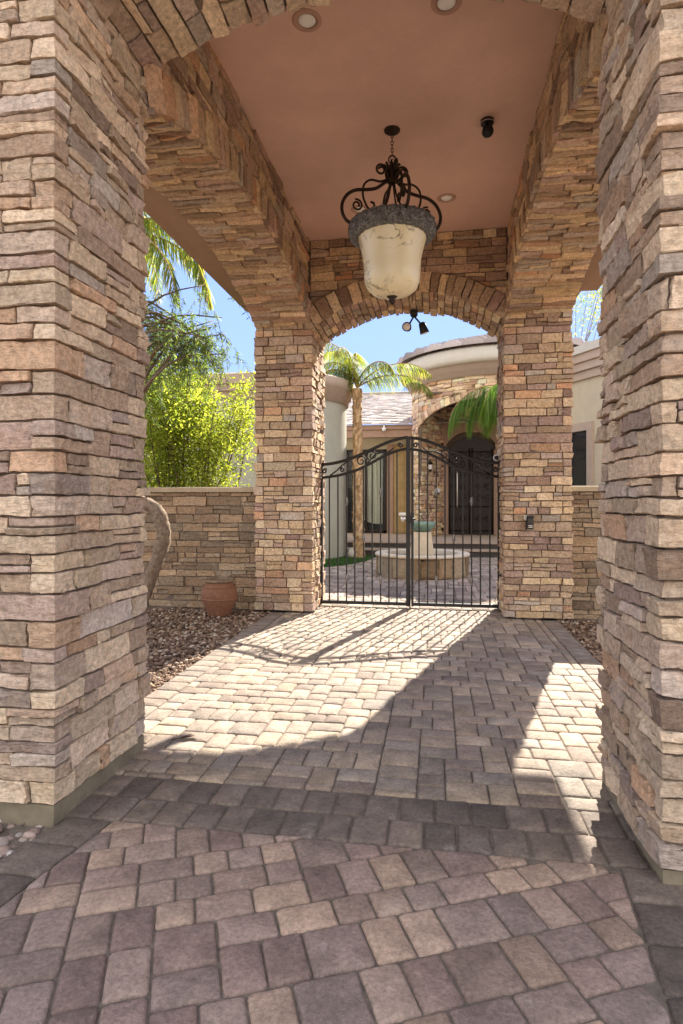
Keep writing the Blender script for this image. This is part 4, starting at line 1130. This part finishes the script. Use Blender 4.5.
# --- right wing seen past the right pillar
a = np.array((2.4, 18.1)); b = np.array((6.4, 10.3)); d = (b - a) / np.linalg.norm(b - a); nrm = np.array((d[1], -d[0])); nrm = -nrm if nrm[1] > 0 else nrm
L_ = np.linalg.norm(b - a)
def wb(mbx, s0, s1, o0, o1, z0, z1, mi=0):
    c = a + d * (s0 + s1) / 2 + nrm * (o0 + o1) / 2
    mbx.obox((c[0], c[1], (z0 + z1) / 2), (d[0], d[1], 0), (nrm[0], nrm[1], 0), (0, 0, 1), (s1 - s0) / 2, (o1 - o0) / 2, (z1 - z0) / 2, mi)
mb = MB(); wb(mb, 0, L_, -.3, 0, -.05, 4.5); mb.build('side_wall', M['stucco_warm'], house)
mb = MB(); wb(mb, 0, L_, .002, .07, 4.40, 4.60); wb(mb, 0, L_, .002, .14, 4.603, 4.80); wb(mb, 0, L_, -.3, .2, 4.803, 5.0); mb.build('side_cornice', M['cornice'], house)
mb = MB(); wb(mb, 0, L_, -.3, .26, 5.003, 5.2); mb.build('side_parapet', M['cornice_pale'], house)
sw0 = 1.5; sw1 = 3.02
mb = MB(); wb(mb, sw0, sw1, .002, .09, 3.12, 3.32); wb(mb, sw0, sw0 + .16, .002, .088, 1.2, 3.118); wb(mb, sw1 - .16, sw1, .002, .088, 1.2, 3.118); wb(mb, sw0, sw1, .002, .1, 1.0, 1.198)
w = mb.build('window', M['cornice'], house)
mb = MB(); wb(mb, sw0 + .16, sw1 - .16, .003, .012, 1.2, 3.118); mb.build('dark_room', M['window_dark'], w)
mb = MB(); wb(mb, sw0 + .16, sw1 - .16, .03, .036, 1.2, 3.118); mb.build('pane', M['glass'], w)

# ------------------------------------------------------------------ plants
def leaf_quads(mb, C, D, N, L, W, tone, val, fold=.25):
    """lens-shaped leaves: centres C, direction D, normal N (arrays)"""
    n = len(C)
    D = D / (np.linalg.norm(D, axis=1, keepdims=True) + 1e-9)
    S = np.cross(D, N); S /= (np.linalg.norm(S, axis=1, keepdims=True) + 1e-9)
    U = np.cross(S, D)
    L = np.broadcast_to(L, (n,))[:, None]; W = np.broadcast_to(W, (n,))[:, None]
    p0 = C; p1 = C + D * L * .45 + S * W * .5 + U * W * fold; p2 = C + D * L; p3 = C + D * L * .45 - S * W * .5 + U * W * fold
    P = np.stack([p0, p1, p2, p3], 1).reshape(-1, 3)
    F = [(4 * i, 4 * i + 1, 4 * i + 2, 4 * i + 3) for i in range(n)]
    mb.add(P, F, tone=np.repeat(tone, 4), val=np.repeat(val, 4), smooth=False)
def rdir(n):
    v = rng.normal(size=(n, 3)); return v / np.linalg.norm(v, axis=1, keepdims=True)

# lime-green shrub behind the low wall
t = thing('leafy_shrub', (-3.9, 9.1, 0), 'bright lime green leafy shrub glowing in the sun behind the low wall', 'shrub')
mb = MB(); lf = MB()
for k in range(50):
    a = rng.uniform(0, 2 * PI); tip = np.array((-4.0 + rng.uniform(-1.25, 1.0), 9.1 + rng.uniform(-.7, .7), rng.uniform(1.5, 3.6)))
    if k % 3 == 0: tip[0] = rng.uniform(-5.2, -3.7); tip[2] = rng.uniform(2.9, 3.95)
    base = np.array((-3.95 + .15 * math.cos(a), 9.1 + .15 * math.sin(a), 0)); midp = (base * .45 + tip * .55) + np.array((0, 0, -.1)) + rng.normal(0, .12, 3)
    mb.tube([base, midp, tip], [.022, .013, .004], 5, smooth_pts=3)
    for j in range(22):
        s_ = rng.uniform(.35, 1.0); c = (midp * (1 - s_) + tip * s_) + rng.normal(0, .17, 3)
        n = 24
        C = c + rng.normal(0, .085, (n, 3)); Dd = rdir(n) + np.array((0, 0, -.25)); 
        leaf_quads(lf, C, Dd, rdir(n), rng.uniform(.03, .095, n), rng.uniform(.018, .044, n), np.clip(rng.normal(.3 + .4 * rng.random(), .2, n), 0, 1), rng.random(n))
mb.build('stems', M['bark_dark'], t); lf.build('foliage', M['leaf_lime'], t)
# willow-leaved tree with the bent trunk in the gravel bed
t = thing('bent_tree', (-3.35, 6.2, 0), 'willow leaved tree with bent grey trunk beside the left front pillar', 'tree')
mb = MB()
trunk = [(-3.36, 6.2, -.05), (-3.26, 6.2, .2), (-3.13, 6.2, .52), (-3.02, 6.2, .80), (-2.965, 6.2, .97), (-2.985, 6.21, 1.12), (-3.05, 6.23, 1.27), (-3.2, 6.26, 1.36), (-3.55, 6.35, 1.5), (-3.95, 6.5, 1.9), (-4.3, 6.7, 2.6), (-4.5, 7.0, 3.5)]
mb.tube(trunk, [.085, .075, .07, .07, .078, .076, .07, .068, .075, .07, .06, .05], 14, smooth_pts=6)
mb.v[-1] += rng.normal(0, .006, mb.v[-1].shape)
lf = MB()
tips = []
for k in range(40):
    st = np.array(trunk[-1 - (k % 3)]) + rng.normal(0, .05, 3)
    e = np.array((rng.uniform(-5.0, -2.9), rng.uniform(7.0, 8.6), rng.uniform(3.3, 4.6)))
    if k < 26: e = np.array((rng.uniform(-4.2, -2.85), rng.uniform(7.4, 8.4), rng.uniform(3.25, 3.95)))
    elif k < 30: e = np.array((rng.uniform(-4.3, -3.85), rng.uniform(7.3, 8.0), rng.uniform(2.6, 3.2)))
    md = (st + e) / 2 + np.array((0, 0, .45))
    mb.tube([st, md, e], [.03, .016, .006], 5, smooth_pts=4); tips.append((md, e))
for md, e in tips:
    for j in range(10):
        s_ = rng.uniform(.25, 1.0); p = md * (1 - s_) + e * s_ + rng.normal(0, .1, 3)
        ln = rng.uniform(.15, .5); dx = rng.normal(0, .18, 2)
        q = [p + np.array((dx[0] * f, dx[1] * f, .05 * math.sin(f * PI) - ln * f ** 1.4)) for f in np.linspace(0, 1, 6)]
        mb.tube(q, .0028, 4)
        n = int(ln * 85)
        f = rng.random(n); C = p + np.column_stack([dx[0] * f, dx[1] * f, .05 * np.sin(f * PI) - ln * f ** 1.4])
        Dd = rdir(n) * .8 + np.array((dx[0], dx[1], -.75))
        leaf_quads(lf, C, Dd, rdir(n), rng.uniform(.06, .11, n), rng.uniform(.009, .015, n), rng.random(n) ** 1.3, rng.random(n), .1)
mb.build('trunk', M['bark'], t); lf.build('foliage', M['leaf_willow'], t)

def frond(parent, base, heading, elev, length, droop, leaf_len, m, hang=.8, n=95, name='frond', wl=.022, twist=0):
    """feather palm frond: arching midrib with two rows of leaflets"""
    mb = MB()
    h = np.array((math.cos(heading), math.sin(heading), 0)); pts = []
    e = elev; p = np.array(base, float); st = length / 24
    for k in range(25):
        pts.append(p.copy()); p = p + st * (h * math.cos(e) + np.array((0, 0, math.sin(e)))); e -= droop / 24 * (1 + k / 20)
    mb.tube(pts, list(np.linspace(.022, .004, 25)), 5, 1)
    pts = np.array(pts); side = np.array((-h[1], h[0], 0))
    fr = np.repeat(np.linspace(.12, 1, n), 2); sg = np.tile((-1, 1), n)
    idx = fr * 24; i0 = np.minimum(idx.astype(int), 23); C = pts[i0] + (pts[i0 + 1] - pts[i0]) * (idx - i0)[:, None]
    tg = pts[i0 + 1] - pts[i0]; tg /= np.linalg.norm(tg, axis=1, keepdims=True)
    Dd = tg * .75 + side * sg[:, None] * .8 + rng.normal(0, .16, (2 * n, 3)); Dd[:, 2] -= hang * rng.uniform(.6, 1.3, 2 * n)
    Dd /= np.linalg.norm(Dd, axis=1, keepdims=True)
    LL = leaf_len * np.sin(np.clip(fr * .9 + .12, 0, 1) * PI) ** .5 * rng.uniform(.8, 1.15, 2 * n)
    # each leaflet: three segments bending downward
    S = np.cross(Dd, rdir(2 * n) * .3 + np.array((0, 0, 1.))); S /= np.linalg.norm(S, axis=1, keepdims=True)
    rows = []; Q = C.copy(); d2 = Dd.copy()
    for k, w in enumerate((.7, 1, .7, .06)):
        rows.append(Q - S * wl / 2 * w); rows.append(Q + S * wl / 2 * w)
        Q = Q + d2 * (LL / 3)[:, None]; d2 = d2 + np.array((0, 0, -.42 * hang)); d2 /= np.linalg.norm(d2, axis=1, keepdims=True)
    P = np.stack(rows, 1).reshape(-1, 3)
    F = []
    for i in range(2 * n):
        b = 8 * i; F += [(b, b + 1, b + 3, b + 2), (b + 2, b + 3, b + 5, b + 4), (b + 4, b + 5, b + 7, b + 6)]
    tn = np.clip(rng.normal(.5, .25, 2 * n), 0, 1)
    mb.add(P, F, 0, tone=np.repeat(tn, 8), val=np.repeat(rng.random(2 * n), 8), smooth=False)
    return mb.build(name, [m, M['palm_bark']], parent)
def palm(x, y, h, r, label, fronds, m, lean=(0, 0), wl=.022, nl=95):
    t = thing('palm_tree', (x, y, 0), label, 'palm')
    mb = MB(); n = 20; rows = int(h / .06); P = []; tn = []
    for i in range(rows + 1):
        f = i / rows; z = f * h
        rr = r * (1.25 - .3 * f + (.25 if f > .93 else 0) * (f - .93) / .07) * (1 + .05 * math.sin(i * 2.1)) 
        for j in range(n):
            a = 2 * PI * j / n
            P.append((x + lean[0] * f + (rr + rng.normal(0, .014)) * math.cos(a), y + lean[1] * f + (rr + rng.normal(0, .014)) * math.sin(a), z - .03)); tn.append(.5 + .3 * math.sin(i * .55 + 2.2 * math.sin(j * .9)) + rng.normal(0, .22))
    mb.add(P, [(i * n + j, i * n + (j + 1) % n, (i + 1) * n + (j + 1) % n, (i + 1) * n + j) for i in range(rows) for j in range(n)], tone=np.clip(tn, 0, 1), val=rng.random(len(P)))
    mb.build('trunk', M['palm_bark'], t)
    for (hd, el, ln, dr, ll, hg) in fronds:
        frond(t, (x + lean[0], y + lean[1], h), R_(hd), R_(el), ln, R_(dr), ll, m, hg, n=nl, wl=wl)
    return t
# palm beside the turret
palm(-1.85, 14.3, 4.1, .112, 'queen palm with rough tan trunk standing beside the grey turret', [
    (5, 50, 2.1, 66, .5, 1.1), (150, 86, 1.9, 80, .55, 1.1), (170, 80, 1.7, 105, .5, 1.1), (215, 87, 1.9, 80, .55, 1.1), (255, 82, 1.8, 95, .5, 1.1), (12, 34, 2.1, 60, .5, 1.2), (185, 70, 1.5, 115, .5, 1.2), (100, 88, 2.0, 85, .55, 1.0), (330, 74, 1.5, 100, .45, 1.0)], M['leaf_palm'], (-.05, 0), .011, 150)
# second palm behind the right pillar: one green frond hangs before the tower arch
palm(2.25, 13.6, 3.55, .15, 'green palm mostly hidden behind the keypad pillar, fronds hanging before the tower arch', [
    (180, 40, 2.75, 92, .85, 1.5), (172, 46, 2.3, 105, .9, 1.5), (200, 58, 2.1, 120, .9, 1.5), (150, 40, 1.9, 100, .8, 1.4), (90, 40, 1.5, 80, .5, 1), (225, 55, 1.6, 120, .9, 1.5), (190, 70, 1.8, 140, .9, 1.5)], M['leaf_palm_green'], (0, 0), .010, 170)
# tall palm outside the left arch
palm(-5.75, 9.9, 6.1, .17, 'tall palm whose yellow green fronds hang under the left arch', [
    (-15, 32, 3.5, 85, .65, .8), (-32, 36, 3.4, 95, .65, .8), (-6, 20, 3.2, 75, .65, .8), (4, 42, 3.5, 90, .65, .75), (-24, 14, 3.1, 70, .6, .8), (35, 45, 2.8, 90, .6, .7), (-60, 40, 2.8, 95, .6, .8), (90, 40, 2.6, 90, .55, .8), (150, 40, 2.6, 90, .55, .8), (210, 40, 2.6, 90, .55, .8), (270, 45, 2.6, 90, .55, .8), (-28, -5, 2.7, 55, .6, .8), (-8, 2, 2.8, 60, .6, .8)], M['leaf_palm'])
# thin tree beyond the right wing
t = thing('sparse_tree', (4.2, 20.5, 0), 'sparse twiggy tree showing above the stucco wing at right', 'tree')
mb = MB(); lf = MB()
mb.tube([(4.2, 20.5, -.05), (4.3, 20.5, 3), (4.5, 20.4, 6)], [.16, .12, .08], 8, smooth_pts=3)
for k in range(11):
    e = np.array((4.9 + rng.normal(0, .9), 20.2 + rng.normal(0, .6), rng.uniform(6, 9.2))); st = np.array((4.45, 20.4, rng.uniform(4.5, 6)))
    mb.tube([st, (st + e) / 2 + rng.normal(0, .15, 3), e], [.02, .01, .003], 5, smooth_pts=3)
    n = 260; leaf_quads(lf, e + rng.normal(0, .42, (n, 3)), rdir(n), rdir(n), rng.uniform(.06, .12, n), rng.uniform(.025, .045, n), rng.random(n), rng.random(n))
mb.build('trunk', M['bark'], t); lf.build('foliage', M['leaf_palm'], t)
# lawn at the turret foot
mb = MB()
LP = [(-3.3, 12.2), (-2.6, 11.9), (-2.0, 12.6), (-1.6, 13.6), (-1.45, 14.9), (-3.3, 14.9)]
mb.add([(x, y, .012) for x, y in LP], [tuple(range(6))], tone=.3, smooth=False)
n = 0; C = []
while n < 9000:
    x, y = rng.uniform(-3.3, -1.45), rng.uniform(11.9, 14.9)
    ok = all((LP[(i + 1) % 6][0] - LP[i][0]) * (y - LP[i][1]) - (LP[(i + 1) % 6][1] - LP[i][1]) * (x - LP[i][0]) > 0 for i in range(6))
    if ok: C.append((x, y, .01)); n += 1
C = np.array(C); Dd = rng.normal(0, .35, (n, 3)); Dd[:, 2] = 1
leaf_quads(mb, C, Dd, rdir(n), rng.uniform(.03, .06, n), .007, rng.random(n), rng.random(n))
tag(mb.build('grass', M['grass']), 'small green lawn patch at the foot of the grey turret', 'grass', kind='stuff')
mb = MB(); V = ICO2 * (1 + rng.normal(0, .1, (len(ICO2), 1))) * np.array((.17, .14, .17)) + np.array((-1.98, 14.35, .11)); mb.add(V, ICF2); tag(mb.build('garden_rock', M['rock']), 'pale rock on the lawn beside the palm trunk', 'rock')
# small twig lying on the sunlit pavers
mb = MB()
LG = [(-.07, 0, .004), (-.04, .022, .014), (0, .03, .018), (.04, .02, .012), (.08, .004, .022), (.045, -.022, .02), (0, -.028, .026), (-.04, -.02, .018), (0, 0, .008)]
mb.add([(-1.44 + x * .8, 3.335 + y * .8 + x * .3, z) for x, y, z in LG], [(i, (i + 1) % 8, 8) for i in range(8)]); mb.tube([(-1.495, 3.318, .006), (-1.53, 3.30, .004)], .0025, 5)
tag(mb.build('dry_leaf', M['bark_dark']), 'dark curled dry leaf lying on the sunlit pavers by the left front pillar', 'leaf')

# ------------------------------------------------------------------ light, sky, camera
el, az = R_(36.8), R_(16)
S = Vector((math.sin(az) * math.cos(el), math.cos(az) * math.cos(el), math.sin(el)))
sun = bpy.data.lights.new('sun', 'SUN'); sun.energy = 5.0; sun.angle = R_(.5); sun.color = (1, .93, .82)
so = bpy.data.objects.new('sun', sun); COL.objects.link(so); so.rotation_euler = S.to_track_quat('Z', 'Y').to_euler(); so.location = S * 40
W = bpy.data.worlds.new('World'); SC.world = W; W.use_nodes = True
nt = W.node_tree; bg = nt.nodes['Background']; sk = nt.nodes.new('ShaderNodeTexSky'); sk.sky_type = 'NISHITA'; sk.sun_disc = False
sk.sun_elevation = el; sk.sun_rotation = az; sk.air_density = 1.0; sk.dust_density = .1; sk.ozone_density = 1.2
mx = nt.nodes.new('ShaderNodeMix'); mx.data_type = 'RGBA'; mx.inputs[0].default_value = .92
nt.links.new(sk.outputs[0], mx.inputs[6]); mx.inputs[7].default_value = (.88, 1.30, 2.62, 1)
# bright broken cloud added to the unseen sky behind the camera as fill light
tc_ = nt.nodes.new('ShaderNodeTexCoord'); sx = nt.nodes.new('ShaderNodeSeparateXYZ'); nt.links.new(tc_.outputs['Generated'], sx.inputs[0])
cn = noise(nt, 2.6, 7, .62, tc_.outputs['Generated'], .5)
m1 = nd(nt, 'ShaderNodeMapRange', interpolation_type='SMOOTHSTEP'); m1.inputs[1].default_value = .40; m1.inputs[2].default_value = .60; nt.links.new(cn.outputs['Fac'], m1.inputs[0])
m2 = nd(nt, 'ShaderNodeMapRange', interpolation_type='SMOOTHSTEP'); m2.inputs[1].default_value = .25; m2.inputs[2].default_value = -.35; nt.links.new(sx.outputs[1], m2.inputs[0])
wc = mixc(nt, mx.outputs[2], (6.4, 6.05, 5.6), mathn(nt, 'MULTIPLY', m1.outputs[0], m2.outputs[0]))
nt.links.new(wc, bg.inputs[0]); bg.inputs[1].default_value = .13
cam = bpy.data.cameras.new('camera'); cam.sensor_fit = 'VERTICAL'; cam.sensor_height = 24; cam.lens = 24 * 600 / 1024
cam.shift_y = -12 / 1024 * -1 * -1; cam.clip_end = 600; cam.clip_start = .05
co_ = bpy.data.objects.new('camera', cam); COL.objects.link(co_); co_.location = (0, 0, 1.4)
co_.rotation_euler = (R_(90), 0, math.atan((437 - 341.5) / 600)); SC.camera = co_
SC.view_settings.view_transform = 'Standard'; SC.view_settings.look = 'None'; SC.view_settings.exposure = 1.9; SC.view_settings.gamma = 1
SC.cycles.use_denoising = True
SC.cycles.max_bounces = 10; SC.cycles.diffuse_bounces = 6; SC.cycles.sample_clamp_indirect = 8
SC.cycles.use_adaptive_sampling = True
